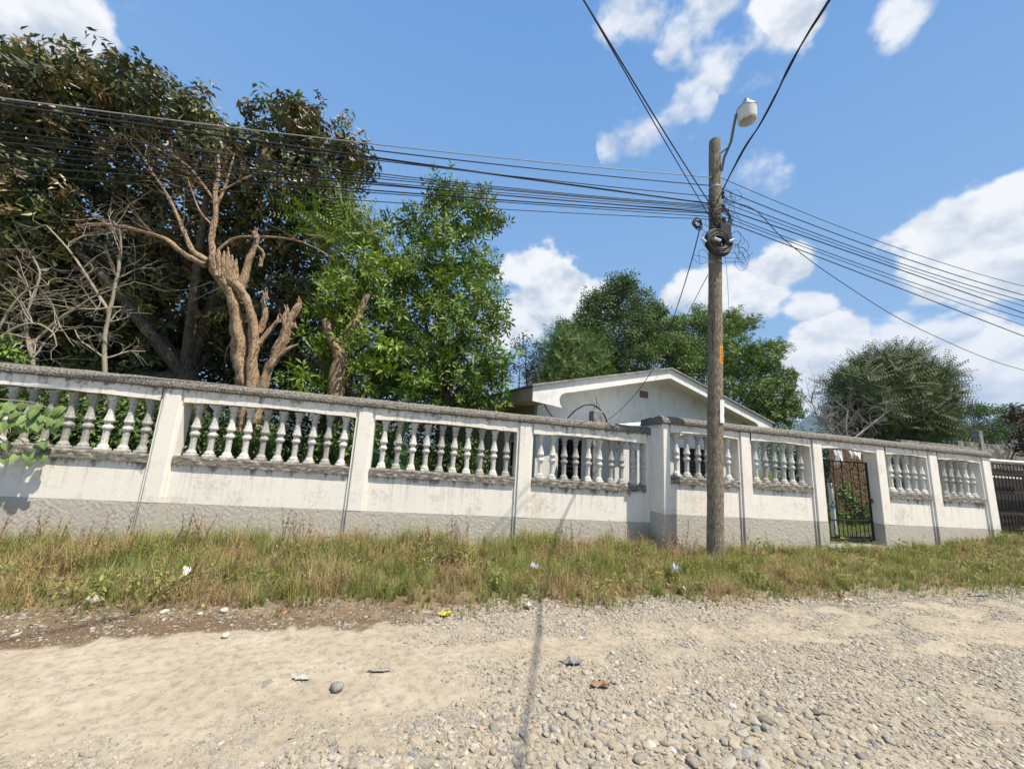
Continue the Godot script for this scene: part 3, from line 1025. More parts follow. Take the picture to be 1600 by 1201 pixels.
func window_part(root: Node3D, x0: float, x1: float, y0: float, y1: float, z: float, turn := 0.0, origin := Vector3.ZERO) -> void:
	var holder := Node3D.new()
	holder.name = "window"
	root.add_child(holder, true)
	holder.position = origin
	holder.rotation.y = turn
	var mb := MB.new()
	mb.box(Vector3(x0, y0, z - 0.10), Vector3(x1, y1, z - 0.09))
	put("pane", mb.done(), M.dark_glass, holder)
	for q in [[x0, x0 + 0.05, y0, y1], [x1 - 0.05, x1, y0, y1], [x0 + 0.05, x1 - 0.05, y0, y0 + 0.05], [x0 + 0.05, x1 - 0.05, y1 - 0.05, y1]]:
		mb = MB.new()
		mb.box(Vector3(q[0], q[2], z - 0.08), Vector3(q[1], q[3], z - 0.04), 0.004)
		put("frame", mb.done(), M.fascia, holder)
	var cnt := int((y1 - y0 - 0.1) / 0.13)
	for k in cnt:
		mb = MB.new()
		var y := y0 + 0.05 + (y1 - y0 - 0.1) * (k + 0.5) / cnt
		mb.box(Vector3(x0 + 0.05, y - 0.008, z - 0.075), Vector3(x1 - 0.05, y + 0.008, z - 0.05))
		put("slat", mb.done(), M.iron, holder)

func make_house() -> void:
	var h := thing("house", "white gabled house with deep barge boards behind the garden wall", "house", W(2.67, 0.05, 9.2))
	h.rotation.y = deg_to_rad(15.04)
	var he := 3.26
	var ha := 4.50
	var ax := 5.1
	var wd := 10.75
	var over := 0.75
	var dp := 9.5
	var top := func(x: float) -> float: return he + (ha - he) * x / ax if x < ax else ha - (ha - he) * (x - ax) / (wd - ax)
	var mb := MB.new()
	var holes := [[1.35, 2.45, 0.9, 2.1], [4.1, 5.0, 0.0, 2.15], [6.4, 8.0, 1.0, 2.15]]
	wall_with_holes(mb, 0.62, wd - 0.62, -0.3, func(x): return top.call(x) - 0.06, -over, -over - 0.16, holes)
	put("gable_wall", mb.done(), M.plaster, h)
	window_part(h, 1.35, 2.45, 0.9, 2.1, -over)
	window_part(h, 6.4, 8.0, 1.0, 2.15, -over)
	mb = MB.new()
	mb.box(Vector3(4.1, 0.0, -over - 0.12), Vector3(5.0, 2.15, -over - 0.07), 0.005)
	var door := put("door", mb.done(), M.wood_board, h)
	mb = MB.new()
	mb.tube([Vector3(4.2, 1.05, -over - 0.07), Vector3(4.2, 1.05, -over - 0.02), Vector3(4.28, 1.05, -over - 0.015)], [0.012, 0.012, 0.01], 8)
	put("handle", mb.done(), M.steel, door)
	for s in 2:                                        # side walls
		mb = MB.new()
		var x := 0.62 if s == 0 else wd - 0.62
		mb.box(Vector3(x + (0.0 if s == 0 else -0.16), -0.3, -dp), Vector3(x + (0.16 if s == 0 else 0.0), top.call(x) - 0.07, -over - 0.16))
		put("side_wall", mb.done(), M.beige, h)
	mb = MB.new()
	mb.box(Vector3(0.62, -0.3, -dp - 0.16), Vector3(wd - 0.62, he + 0.1, -dp))
	put("back_wall", mb.done(), M.beige, h)
	window_part(h, 0.0, 0.9, 1.15, 1.95, 0.1, PI * -0.5, Vector3(0.62, 0, -over - 1.4))
	# barge boards with the swollen, rounded ends
	var left := [Vector2(0, he), Vector2(0, he - 0.38), Vector2(0.92, he - 0.46), Vector2(0.84, he - 0.36), Vector2(0.82, he - 0.22), Vector2(0.88, he - 0.11), Vector2(1.02, he - 0.045), Vector2(1.25, he + 0.005), Vector2(ax, ha - 0.29), Vector2(ax, ha)]
	mb = MB.new()
	slab(left, 0.0, -0.04, mb)
	put("barge_board", mb.done(), M.fascia, h)
	var right := []
	for p in left: right.append(Vector2(ax + (1.0 - p.x / ax) * (wd - ax), p.y))
	mb = MB.new()
	slab(right, 0.0, -0.04, mb)
	put("barge_board", mb.done(), M.fascia, h)
	for s in 2:
		var xa := -0.06 if s == 0 else ax
		var xb := ax if s == 0 else wd + 0.06
		var ya: float = he - 0.015 if s == 0 else ha
		var yb: float = ha if s == 0 else he - 0.015
		mb = MB.new()
		slab([Vector2(xa, ya + 0.005), Vector2(xb, yb + 0.005), Vector2(xb, yb + 0.05), Vector2(xa, ya + 0.05)], 0.07, -dp - 0.6, mb)
		put("roof_slope", mb.done(), M.roof, h)
		mb = MB.new()
		slab([Vector2(xa + 0.1, ya - 0.09), Vector2(xb - 0.01, yb - 0.07), Vector2(xb - 0.01, yb - 0.05), Vector2(xa + 0.1, ya - 0.07)], -0.045, -over - 0.01, mb)
		put("soffit", mb.done(), M.soffit, h)
	mb = MB.new()                                      # boxed eave running back along the side
	mb.box(Vector3(0.0, he - 0.36, -dp), Vector3(0.03, he - 0.02, -0.045))
	mb.box(Vector3(0.03, he - 0.36, -dp), Vector3(0.62, he - 0.34, -0.045))
	put("eave_box", mb.done(), M.beige, h)
	var vent := Node3D.new()
	vent.name = "vent"
	h.add_child(vent)
	vent.position = Vector3(4.72, 3.72, -over + 0.002)
	mb = MB.new()
	mb.box(Vector3(-0.19, -0.11, -0.03), Vector3(0.19, 0.11, 0.004))
	put("block", mb.done(), mat(lin(0.10, 0.075, 0.06), 0.9), vent)
	for j in 2:
		for i in 4:
			mb = MB.new()
			mb.box(Vector3(-0.17 + i * 0.088, -0.09 + j * 0.095, 0.002), Vector3(-0.17 + i * 0.088 + 0.07, -0.09 + j * 0.095 + 0.075, 0.008))
			put("cell", mb.done(), mat(lin(0.20, 0.14, 0.11), 0.9), vent)
	# small white outbuilding just inside the wall
	var sh := thing("shed", "small white shed with a low gable front close behind the garden wall", "shed", W(4.55, 0.1, 8.3))
	sh.rotation.y = deg_to_rad(8)
	mb = MB.new()
	wall_with_holes(mb, 0.0, 1.7, 0.0, func(x): return 2.12 + 0.22 * (1.0 - absf(x - 0.85) / 0.85), 0.0, -0.12, [[0.0, 0.55, 0.9, 1.75]])
	mb.box(Vector3(0, 0, -1.6), Vector3(0.12, 2.1, -0.12))
	mb.box(Vector3(1.58, 0, -1.6), Vector3(1.7, 2.1, -0.12))
	put("wall", mb.done(), M.plaster, sh)
	for s in 2:
		mb = MB.new()
		var xa := -0.25 if s == 0 else 0.85
		var xb := 0.85 if s == 0 else 1.95
		var ya := 2.10 if s == 0 else 2.40
		var yb := 2.40 if s == 0 else 2.10
		slab([Vector2(xa, ya), Vector2(xb, yb), Vector2(xb, yb + 0.06), Vector2(xa, ya + 0.06)], 0.25, -1.7, mb)
		put("roof_slope", mb.done(), M.fascia, sh)
	# unfinished concrete post with starter bar, and the black service pipe bent over it
	var cp := P(931, 642, 7.7)
	var post := thing("concrete_post", "stubby unfinished concrete post with a rusty bar sticking up beside the house", "post", Vector3(cp.x, 0.1, cp.z))
	mb = MB.new()
	mb.box(Vector3(-0.11, 0, -0.11), Vector3(0.11, cp.y - 0.1, 0.11), 0.012)
	put("shaft", mb.done(), M.concrete, post)
	for k in 3:
		mb = MB.new()
		var x := -0.06 + 0.06 * k
		mb.tube([Vector3(x, cp.y - 0.15, 0.02), Vector3(x + 0.01, cp.y + 0.02 + 0.10 * (k % 2), 0.02), Vector3(x - 0.02 * k, cp.y + 0.08 + 0.14 * (k % 2), 0.02)], [0.006, 0.006, 0.005], 5)
		put("bar", mb.done(), M.rust, post)
	wire("service_pipe", [P(878, 668, 7.9), P(890, 650, 7.9), P(905, 637, 7.9), P(922, 632, 7.9), P(936, 638, 7.9), P(946, 652, 7.9), P(950, 668, 7.9)], 0.016, M.black, "black service pipe arching over the unfinished concrete post", "pipe")
	wire("service_pipe", [P(848, 624, 9.6), P(855, 640, 9.4), P(867, 656, 9.2), P(880, 676, 9.0)], 0.018, M.black, "black pipe running down from the eave of the white house", "pipe")
	# unfinished block building beyond the driveway
	var bb := thing("block_building", "unfinished grey block building with starter bars above its columns", "building", W(23.2, 0.1, 12.0))
	bb.rotation.y = deg_to_rad(4)
	var bm := [M.concrete]
	for k in 3:
		var m2: StandardMaterial3D = M.concrete.duplicate()
		m2.albedo_color = [Color(0.85, 0.84, 0.82), Color(1.05, 1.03, 1.0), Color(0.72, 0.72, 0.72)][k]
		bm.append(m2)
	mb = MB.new()
	mb.box(Vector3(-0.195, 0.095, -0.08), Vector3(0.195, 0.285, 0.08), 0.008)
	var blk := mb.done()
	for j in 20:
		for i in 22:
			if j > 15 or (j > 14 and i < 9): continue
			if j < 7: continue
			var o := put("block", blk, bm[rg.randi() % 4], bb)
			o.position = Vector3(-4.0 + i * 0.4 + (0.2 if j % 2 else 0.0), j * 0.2 - 0.1, rg.randf_range(-0.004, 0.004))
	mb = MB.new()
	mb.box(Vector3(-4.2, 0, -0.075), Vector3(4.8, 3.0, -0.06))
	mb.box(Vector3(-4.2, 0, -0.06), Vector3(4.8, 1.39, 0.06))
	put("mortar", mb.done(), M.concrete, bb)
	for x in [1.3, 5.0]:
		mb = MB.new()
		mb.box(Vector3(x - 0.13, 0, -0.14), Vector3(x + 0.13, 3.75, 0.12), 0.01)
		var col := put("column", mb.done(), M.concrete, bb)
		for k in 4:
			mb = MB.new()
			var q := Vector3(x - 0.08 + 0.16 * (k % 2), 3.7, -0.08 + 0.14 * (k / 2))
			mb.tube([q, q + Vector3(rg.randf_range(-0.04, 0.04), 0.9, 0), q + Vector3(rg.randf_range(-0.12, 0.12), 1.5, 0)], [0.012, 0.012, 0.01], 5)
			put("bar", mb.done(), M.rust, col)

func wire(called: String, pts: Array, r: float, m: Material, label: String, category: String, group := "", parent: Node = null) -> MeshInstance3D:
	var cv := []
	for i in pts.size() - 1:                           # Catmull-Rom through the points
		var a: Vector3 = pts[maxi(i - 1, 0)]
		var b: Vector3 = pts[i]
		var c: Vector3 = pts[i + 1]
		var d: Vector3 = pts[mini(i + 2, pts.size() - 1)]
		for k in 5: cv.append(b.cubic_interpolate(c, a, d, k / 5.0))
	cv.append(pts[pts.size() - 1])
	var rr := []
	for p in cv: rr.append(r)
	var mb := MB.new()
	mb.tube(cv, rr, 6)
	if parent: return put(called, mb.done(), m, parent)
	return solo(called, mb.done(), m, label, category, group)

# ------------------------------------------------------------------ trees
func leaf(mb: MB, base: Vector3, dir: Vector3, up: Vector3, ln: float, wd: float, bend := 0.15) -> void:
	var d := dir.normalized()
	var s := d.cross(up).normalized()
	var n := s.cross(d).normalized()
	var mid := base + d * ln * 0.45 - n * wd * 0.12
	var tip := base + d * ln - n * ln * bend
	var l := base + d * ln * 0.42 + s * wd * 0.5 + n * wd * 0.06
	var r := base + d * ln * 0.42 - s * wd * 0.5 + n * wd * 0.06
	for t in [[base, r, mid], [base, mid, l], [mid, r, tip], [l, mid, tip]]: mb.tri(t[0], t[1], t[2])

func cluster(kind: String, sd: int) -> ArrayMesh:
	var q := RandomNumberGenerator.new()
	q.seed = sd
	var mb := MB.new()
	match kind:
		"whorl":                                       # leaves round the end of a shoot
			for i in 14:
				var a := i * 2.4 + q.randf_range(-0.5, 0.5)
				var t := float(i) / 14
				var out := Vector3(cos(a), 1.3 - 1.9 * t + q.randf_range(-0.5, 0.5), sin(a))
				leaf(mb, Vector3(0.02 * cos(a), 0.10 - 0.28 * t, 0.02 * sin(a)), out, Vector3(q.randf_range(-0.4, 0.4), 1, q.randf_range(-0.4, 0.4)), q.randf_range(0.10, 0.19), q.randf_range(0.042, 0.062), q.randf_range(0.05, 0.35))
		"droop":                                       # a shoot with hanging leaves
			for i in 11:
				var t := float(i) / 11
				var a := i * 2.4 + q.randf_range(-0.4, 0.4)
				var out := Vector3(cos(a), q.randf_range(-0.9, 0.25), sin(a))
				leaf(mb, Vector3(cos(a) * 0.02, -0.2 + 0.32 * t, sin(a) * 0.02), out, Vector3(q.randf_range(-0.5, 0.5), 1, q.randf_range(-0.5, 0.5)), q.randf_range(0.13, 0.20), q.randf_range(0.055, 0.08), 0.12)
		"fine":                                        # feathery sprays
			for j in 4:
				var a := j * 1.57 + q.randf_range(-0.4, 0.4)
				var ax := Vector3(cos(a) * 0.7, q.randf_range(0.2, 1.0), sin(a) * 0.7).normalized()
				for i in 9:
					for s in [-1, 1]:
						var side: Vector3 = ax.cross(Vector3.UP).normalized() * float(s)
						leaf(mb, ax * (0.05 + 0.055 * i), side + ax * 0.5, Vector3.UP, 0.06, 0.026, 0.1)
		"bushy":                                       # small rounded leaves in a clump
			for i in 20:
				var d := Vector3(q.randf_range(-1, 1), q.randf_range(-0.6, 1), q.randf_range(-1, 1)).normalized()
				leaf(mb, d * q.randf_range(0.02, 0.2), d + Vector3(q.randf_range(-0.7, 0.7), q.randf_range(-0.7, 0.4), q.randf_range(-0.7, 0.7)), Vector3(q.randf_range(-0.6, 0.6), 1, q.randf_range(-0.6, 0.6)), q.randf_range(0.08, 0.14), q.randf_range(0.04, 0.06), 0.12)
	return mb.done()

func crown(parent: Node, lobes: Array, kind: String, per_m2: float, size: float, cols: Array, m: Material, gap := 0.12, hollow := 0.5, clumps := 0) -> void:
	# lobes: [x, y, r (pixels of the photograph), depth n] or [Vector3 centre, radius]
	var ts := []
	var cs := []
	var balls := []
	for lb in lobes:
		var c: Vector3
		var r: float
		if lb[0] is Vector3:
			c = lb[0]
			r = lb[1]
		else:
			c = P(lb[0], lb[1], lb[3])
			r = px_size(lb[2], c)
		if clumps == 0:
			balls.append([c, r, per_m2, rg.randf_range(-0.15, 0.15)])
			continue
		balls.append([c, r * 0.8, per_m2 * 0.4, rg.randf_range(-0.15, 0.15)])
		for i in clumps:                                # boughs: smaller balls of leaves that stand proud and shade one another
			var d := rand_dir()
			if d.y < -0.35: d.y = -d.y
			balls.append([c + d * r * rg.randf_range(0.55, 0.8), r * rg.randf_range(0.28, 0.5), per_m2 * 0.9, rg.randf_range(-0.2, 0.2)])
	for lb in balls:
		var c: Vector3 = lb[0]
		var r: float = lb[1]
		var cnt := int(lb[2] * r * r)
		var tone: float = lb[3]
		for i in cnt:
			var d := rand_dir()
			var rr := r * (1.0 - hollow * pow(rg.randf(), 1.6)) * (1.0 + 0.32 * noise.get_noise_3dv((c + d * r) * 9.0))
			var p := c + Vector3(d.x, d.y * 0.88, d.z) * rr
			if noise.get_noise_3dv(p * 14.0 + Vector3(3, 7, 1)) < -0.32 + gap: continue
			if p.y < 0.25: continue
			var dir := (d + rand_dir() * 0.6).normalized()      # shoots point outwards
			var s := size * rg.randf_range(0.55, 1.35)
			ts.append(Transform3D(frame_to(dir, rg.randf() * TAU, Vector3(s, s, s)), p))
			var w := clampf(rg.randf() + tone, 0.0, 0.999)
			cs.append(jitter(cols[int(w * cols.size())], 0.25))
	multi("crown", cluster(kind, 2), m, ts, cs, parent)

func limb(mb: MB, pts: Array, n: float, rough := 0.12, sides := 8) -> void:     # pts: [x, y, r] in pixels, at depth n (or own depth)
	var ps := []
	var rs := []
	for q in pts:
		var p := P(q[0], q[1], q[3] if q.size() > 3 else n)
		ps.append(p)
		rs.append(px_size(q[2], p))
	var cv := []
	var rr := []
	for i in ps.size() - 1:
		var a: Vector3 = ps[maxi(i - 1, 0)]
		var d: Vector3 = ps[mini(i + 2, ps.size() - 1)]
		for k in 8:
			var kink: Vector3 = rand_dir() * rs[i] * (0.07 if k > 0 else 0.0)
			cv.append((ps[i] as Vector3).cubic_interpolate(ps[i + 1], a, d, k / 8.0) + kink)
			rr.append(lerpf(rs[i], rs[i + 1], k / 8.0))
	cv.append(ps[ps.size() - 1])
	rr.append(rs[rs.size() - 1])
	mb.tube(cv, rr, sides, rough, rg)

func twigs(mb: MB, start: Vector3, dir: Vector3, ln: float, r: float, depth: int, curl: float, splits := 3) -> void:
	var pts := [start]
	var rs := [r]
	var d := dir.normalized()
	var turn := rand_dir() * curl
	var p := start
	var stepn := 5
	for i in stepn:
		d = (d + turn * 0.35 + rand_dir() * curl * 0.4).normalized()
		p += d * ln / stepn
		pts.append(p)
		rs.append(lerpf(r, r * 0.45, float(i + 1) / stepn))
	mb.tube(pts, rs, 5 if depth > 0 else 4, 0.0, null, false)
	if depth <= 0: return
	for k in splits:
		var at := 1 + rg.randi() % stepn
		twigs(mb, pts[at], d + rand_dir() * 0.9, ln * rg.randf_range(0.5, 0.75), rs[at] * 0.65, depth - 1, curl, splits)

func trunk_to(mb: MB, foot: Vector3, targets: Array, r: float) -> void:       # a trunk that forks towards the lobes of its crown
	var mid := Vector3.ZERO
	for t in targets: mid += (t as Vector3) / targets.size()
	var fork := foot.lerp(Vector3(mid.x, mid.y, mid.z), 0.45)
	mb.tube([foot - Vector3(0, 0.3, 0), foot + Vector3(0.02, 0.3, 0), foot.lerp(fork, 0.5) + Vector3(rg.randf_range(-0.15, 0.15), 0, 0), fork], [r * 1.35, r, r * 0.85, r * 0.75], 10, 0.08, rg)
	for t in targets:
		var a := fork.lerp(t, 0.5) + Vector3(rg.randf_range(-0.2, 0.2), 0.15, rg.randf_range(-0.2, 0.2))
		mb.tube([fork - Vector3(0, 0.1, 0), a, t], [r * 0.55, r * 0.33, r * 0.12], 7, 0.1, rg)

func tree(called: String, label: String, foot: Vector3, lobes: Array, kind: String, per_m2: float, size: float, cols: Array, m: Material, r: float, gap := 0.12, bark: Material = null, group := "", hollow := 0.5, clumps := 0) -> Node3D:
	var o := thing(called, label, "tree", foot, group)
	var tg := []
	for i in range(0, lobes.size(), maxi(1, lobes.size() / 6)):
		var lb: Array = lobes[i]
		tg.append(P(lb[0], lb[1], lb[3]))
	var mb := MB.new()
	trunk_to(mb, foot, tg, r)
	for i in mb.v.size(): mb.v[i] -= foot
	put("trunk", mb.done(), bark if bark else M.bark_dark, o)
	crown(o, lobes, kind, per_m2, size, cols, m, gap, hollow, clumps)
	for ch in o.get_children():
		if ch is MultiMeshInstance3D: ch.position = -foot
	return o

func make_trees() -> void:
	var glossy := leaf_mat(0.42, 0.30)
	var green := leaf_mat(0.48, 0.55)
	var soft := leaf_mat(0.6, 0.36)
	# the large dark tree that fills the corner
	var dark := [Color(0.050, 0.066, 0.025), Color(0.068, 0.085, 0.028), Color(0.088, 0.096, 0.03), Color(0.12, 0.080, 0.034), Color(0.18, 0.125, 0.042), Color(0.14, 0.17, 0.038)]
	var lobes := [[-60, 160, 120, 10.5], [40, 150, 85, 9.6], [120, 130, 70, 10.0], [195, 150, 80, 9.8], [265, 195, 80, 9.6], [330, 250, 75, 9.6], [300, 180, 38, 10.2], [60, 120, 45, 10.5], [90, 230, 70, 11.0], [180, 265, 95, 10.6], [20, 290, 90, 9.6], [-70, 330, 130, 9.4],
		[440, 215, 65, 10.4], [500, 215, 62, 10.2], [555, 255, 44, 10.2], [465, 180, 36, 10.6], [420, 290, 90, 10.4], [500, 300, 70, 10.6], [390, 370, 90, 11.2], [290, 370, 100, 11.6], [160, 390, 120, 11.8], [40, 420, 120, 11.0], [480, 390, 70, 11.4],
		[250, 480, 110, 12.4], [110, 510, 110, 12.4], [400, 500, 100, 12.0], [-40, 520, 110, 11.6], [480, 480, 70, 11.8], [300, 570, 90, 12.6], [180, 600, 90, 12.8], [60, 610, 90, 12.6], [430, 590, 80, 12.6]]
	tree("dark_tree", "huge tree with dark bronze-green leaves towering over the garden wall", W(-4.6, 0.1, 11.6), lobes, "droop", 150.0, 1.12, dark, glossy, 0.30, 0.12, null, "", 0.55)
	tree("leafy_tree", "added mid-green crown for sunlit leaves of the dark tree, the sunlight put into its colour", W(-9.6, 0.1, 10.2), [[15, 315, 52, 9.6], [60, 335, 40, 9.7], [-50, 350, 80, 9.4], [20, 370, 50, 9.8]], "droop", 120.0, 1.1, [Color(0.07, 0.12, 0.025), Color(0.10, 0.16, 0.03), Color(0.13, 0.19, 0.045)], glossy, 0.12, 0.1)  # sunlit side of the dark crown: sunlight put into paler leaf colours
	# lime feathery tree between
	tree("feathery_tree", "thin lime-green feathery tree showing between the dark tree and the leafy one", W(-2.2, 0.1, 9.9), [[515, 335, 40, 9.9], [548, 352, 30, 9.9], [535, 380, 36, 9.9], [572, 372, 22, 9.9]], "fine", 190.0, 1.2, [Color(0.17, 0.24, 0.03), Color(0.13, 0.20, 0.03), Color(0.20, 0.25, 0.05)], soft, 0.10, 0.12)
	# the leafy pair
	var mid := [Color(0.13, 0.20, 0.028), Color(0.17, 0.245, 0.034), Color(0.21, 0.29, 0.04), Color(0.26, 0.33, 0.055)]
	var deep := [Color(0.088, 0.145, 0.026), Color(0.115, 0.18, 0.03), Color(0.15, 0.225, 0.036), Color(0.20, 0.27, 0.048)]
	var bt := tree("leafy_tree", "bright green tree with long whorled leaves on a bare forked trunk", P(522, 640, 9.2) * Vector3(1, 0, 1) + Vector3(0, 0.1, 0), [[555, 440, 52, 9.4], [520, 480, 42, 9.2], [590, 480, 60, 9.6], [545, 545, 50, 9.3], [610, 420, 48, 9.8], [590, 380, 26, 9.8], [600, 560, 55, 9.5], [500, 530, 30, 9.0], [480, 600, 36, 9.0], [560, 610, 50, 9.6]], "whorl", 140.0, 1.12, mid, green, 0.10, 0.06, null, "", 0.55, 0)
	var mb := MB.new()
	limb(mb, [[523, 640, 14], [525, 590, 12], [530, 555, 11], [515, 525, 8], [508, 500, 6]], 9.0)
	limb(mb, [[530, 560, 9], [540, 530, 8], [556, 500, 6], [575, 460, 4]], 9.0)
	put("trunk", mb.done(), M.bark, bt).position = -bt.position
	tree("leafy_tree", "tall column of deep green whorled leaves rising above the cables", P(700, 640, 9.9) * Vector3(1, 0, 1) + Vector3(0, 0.1, 0), [[690, 300, 36, 10.2], [735, 330, 44, 10.2], [665, 350, 36, 10.0], [765, 345, 26, 10.4], [620, 350, 22, 10.2], [700, 395, 70, 10.2], [760, 420, 28, 10.2], [650, 430, 55, 9.8], [730, 470, 62, 10.0], [770, 500, 28, 10.2], [680, 520, 70, 9.7], [740, 560, 55, 9.9], [770, 575, 30, 10.0], [640, 590, 60, 9.6], [700, 610, 60, 9.7], [760, 620, 40, 9.9]], "whorl", 150.0, 1.12, deep, green, 0.13, 0.04, null, "", 0.55, 0)
	# pruned tree: bare, sawn and torn limbs in the sun
	var pf := P(388, 640, 8.4) * Vector3(1, 0, 1) + Vector3(0, 0.1, 0)
	var pt := thing("pruned_tree", "lopped tree with a pale torn trunk and bare sawn-off limbs", "tree", pf)
	mb = MB.new()
	limb(mb, [[386, 720, 12.5], [382, 640, 10.5], [378, 590, 9.5], [374, 545, 8.5], [369, 500, 8], [361, 465, 8.5], [350, 440, 9.5], [338, 418, 8], [331, 402, 4.5]], 8.4, 0.38, 18)
	limb(mb, [[396, 640, 8], [393, 580, 7.5], [397, 535, 7], [392, 492, 6], [380, 460, 6], [362, 438, 6]], 8.35, 0.4, 16)
	for q in [[338, 424, 333, 396], [343, 424, 341, 388], [348, 426, 350, 392], [354, 428, 356, 386], [359, 430, 362, 398], [365, 432, 369, 404], [351, 430, 345, 400]]:
		limb(mb, [[q[0], q[1] + 8, 4.5], [lerpf(q[0], q[2], 0.55), lerpf(q[1], q[3], 0.55), 3.4], [q[2], q[3], 0.7]], 8.33, 0.6, 8)
	put("trunk", mb.done(), M.bark, pt).position = -pf
	for l in [[[376, 450, 11], [386, 415, 9], [396, 390, 7], [402, 374, 7], [396, 362, 5]], [[335, 412, 10], [330, 375, 7], [337, 335, 6.5], [336, 300, 5.5], [342, 268, 4], [340, 240, 2]], [[325, 408, 9], [302, 392, 7], [287, 362, 5], [265, 312, 3.5], [246, 282, 2.2], [225, 250, 1.2]],
			[[322, 414, 9], [290, 398, 7], [255, 372, 5.5], [200, 356, 4.5], [150, 350, 3.2], [128, 352, 2]], [[340, 392, 4], [368, 372, 3.2], [420, 370, 3], [470, 378, 2.2], [520, 402, 1.2]], [[404, 520, 9], [414, 492, 7], [411, 470, 5], [416, 458, 2]], [[335, 330, 4], [352, 290, 3], [360, 262, 2.4], [366, 240, 1.2]],
			[[336, 315, 3.5], [318, 290, 3], [296, 262, 2.2], [272, 244, 1.2]], [[398, 545, 8], [424, 512, 6], [436, 498, 4]], [[402, 385, 4], [412, 396, 3], [407, 412, 2.5]], [[342, 300, 3], [372, 284, 2.2], [398, 270, 1.3]], [[330, 350, 3], [312, 330, 2.4], [300, 300, 1.8], [292, 276, 1]]]:
		mb = MB.new()
		for q in l: q[2] *= 0.56
		limb(mb, l, 8.4, 0.35, 12)
		put("limb", mb.done(), M.bark, pt).position = -pf
	mb = MB.new()
	for s in [[338, 280], [300, 300], [262, 308], [246, 282], [352, 285], [240, 364], [180, 353], [318, 290], [470, 378], [285, 360], [225, 250], [340, 240], [372, 284], [365, 242], [272, 246], [300, 276], [330, 262]]:
		for k in 3: twigs(mb, P(s[0], s[1], 8.4), Vector3(rg.randf_range(-1.3, 0.6), rg.randf_range(0.0, 1.0), rg.randf_range(-0.5, 0.5)), rg.randf_range(0.4, 0.9), 0.008, 2, 0.35, 2)
	for s in [[350, 445], [372, 520], [330, 440]]:
		twigs(mb, P(s[0], s[1], 8.3), Vector3(-0.6, -0.8, 0.2), 0.9, 0.006, 1, 0.5, 2)
	put("twigs", mb.done(), M.twig_brown, pt, "stuff").position = -pf
	for q in [[398, 366], [415, 462], [436, 498], [407, 410], [467, 474], [449, 486], [460, 506]]:
		mb = MB.new()
		for k in 4:
			var x: float = q[0] + rg.randf_range(-3, 3)
			limb(mb, [[x, q[1] + 6, 2.0], [x + rg.randf_range(-1.5, 1.5), q[1] - 2, 1.3], [x + rg.randf_range(-3, 3), q[1] - rg.randf_range(6, 13), 0.3]], 8.3, 0.4, 5)
		put("splinter", mb.done(), M.bark, pt).position = -pf
	var sf := P(402, 650, 8.2) * Vector3(1, 0, 1) + Vector3(0, 0.1, 0)
	var ps := thing("pruned_tree", "slanting broken stem leaning beside the lopped tree", "tree", sf)
	mb = MB.new()
	limb(mb, [[395, 660, 8.5], [408, 605, 7.5], [428, 562, 6], [444, 525, 6], [456, 495, 5], [464, 480, 4], [468, 473, 1.5]], 8.2, 0.5, 14)
	put("trunk", mb.done(), M.bark, ps).position = -sf
	mb = MB.new()
	limb(mb, [[440, 535, 5], [452, 512, 3.5], [460, 505, 1.5]], 8.2)
	limb(mb, [[448, 520, 5], [444, 498, 4], [449, 484, 1.5]], 8.2)
	limb(mb, [[430, 560, 4], [450, 545, 3], [466, 538, 1.2]], 8.2)
	put("stub", mb.done(), M.bark, ps).position = -sf
	# bare shrub with pale curling twigs
	for q in [[165, 640, 8.6, "bare grey shrub with pale curling twigs inside the wall corner", [[165, 640, 6], [163, 560, 5.5], [164, 520, 5], [172, 480, 4.5], [182, 435, 4], [188, 395, 3.2], [187, 362, 2.4], [176, 345, 1.5]], [[170, 488, 4], [150, 455, 3.5], [128, 420, 3], [105, 388, 2.4], [72, 352, 1.5]]],
			[50, 640, 8.2, "tangled bare shrub with yellowish twigs reaching over the vine", [[60, 640, 6], [50, 560, 5], [40, 510, 4], [48, 470, 3.2], [62, 430, 2.2], [50, 400, 1.4]], [[48, 540, 4], [90, 500, 3.4], [120, 480, 2.8], [150, 462, 2], [210, 440, 1.2]]],
			[-40, 640, 7.9, "low bare shrub with drooping whitish twigs at the wall coping", [[-30, 640, 6], [-20, 560, 5], [10, 520, 4], [50, 505, 3], [80, 518, 2], [88, 540, 1.2]], [[-15, 540, 4], [10, 490, 3], [40, 455, 2.5], [75, 445, 1.6]]]]:
		var f := P(q[0], q[1], q[2]) * Vector3(1, 0, 1) + Vector3(0, 0.1, 0)
		var sh := thing("bare_shrub", q[3], "shrub", f, "bare shrubs inside the wall")
		mb = MB.new()
		for w in q[4] + q[5]: w[2] *= 0.55
		limb(mb, q[4], q[2], 0.3, 8)
		limb(mb, q[5], q[2], 0.3, 8)
		put("stem", mb.done(), M.twig, sh).position = -f
		mb = MB.new()
		for src in [q[4], q[5]]:
			for k in range(1, src.size()):
				for j in 2: twigs(mb, P(src[k][0], src[k][1], q[2]), Vector3(rg.randf_range(-1, 1), rg.randf_range(-0.3, 1.0), rg.randf_range(-0.6, 0.6)), rg.randf_range(0.45, 0.95), px_size(src[k][2] * 0.55, P(src[k][0], src[k][1], q[2])), 2, 0.75, 3)
		put("twigs", mb.done(), M.twig, sh, "stuff").position = -f
		crown(sh, [[q[0] - 20, 440, 75, q[2]], [q[0] + 10, 520, 55, q[2]]], "fine", 20.0, 0.42, [Color(0.14, 0.15, 0.03), Color(0.20, 0.19, 0.06)], soft, 0.0)
		for ch in sh.get_children():
			if ch is MultiMeshInstance3D: ch.position = -f
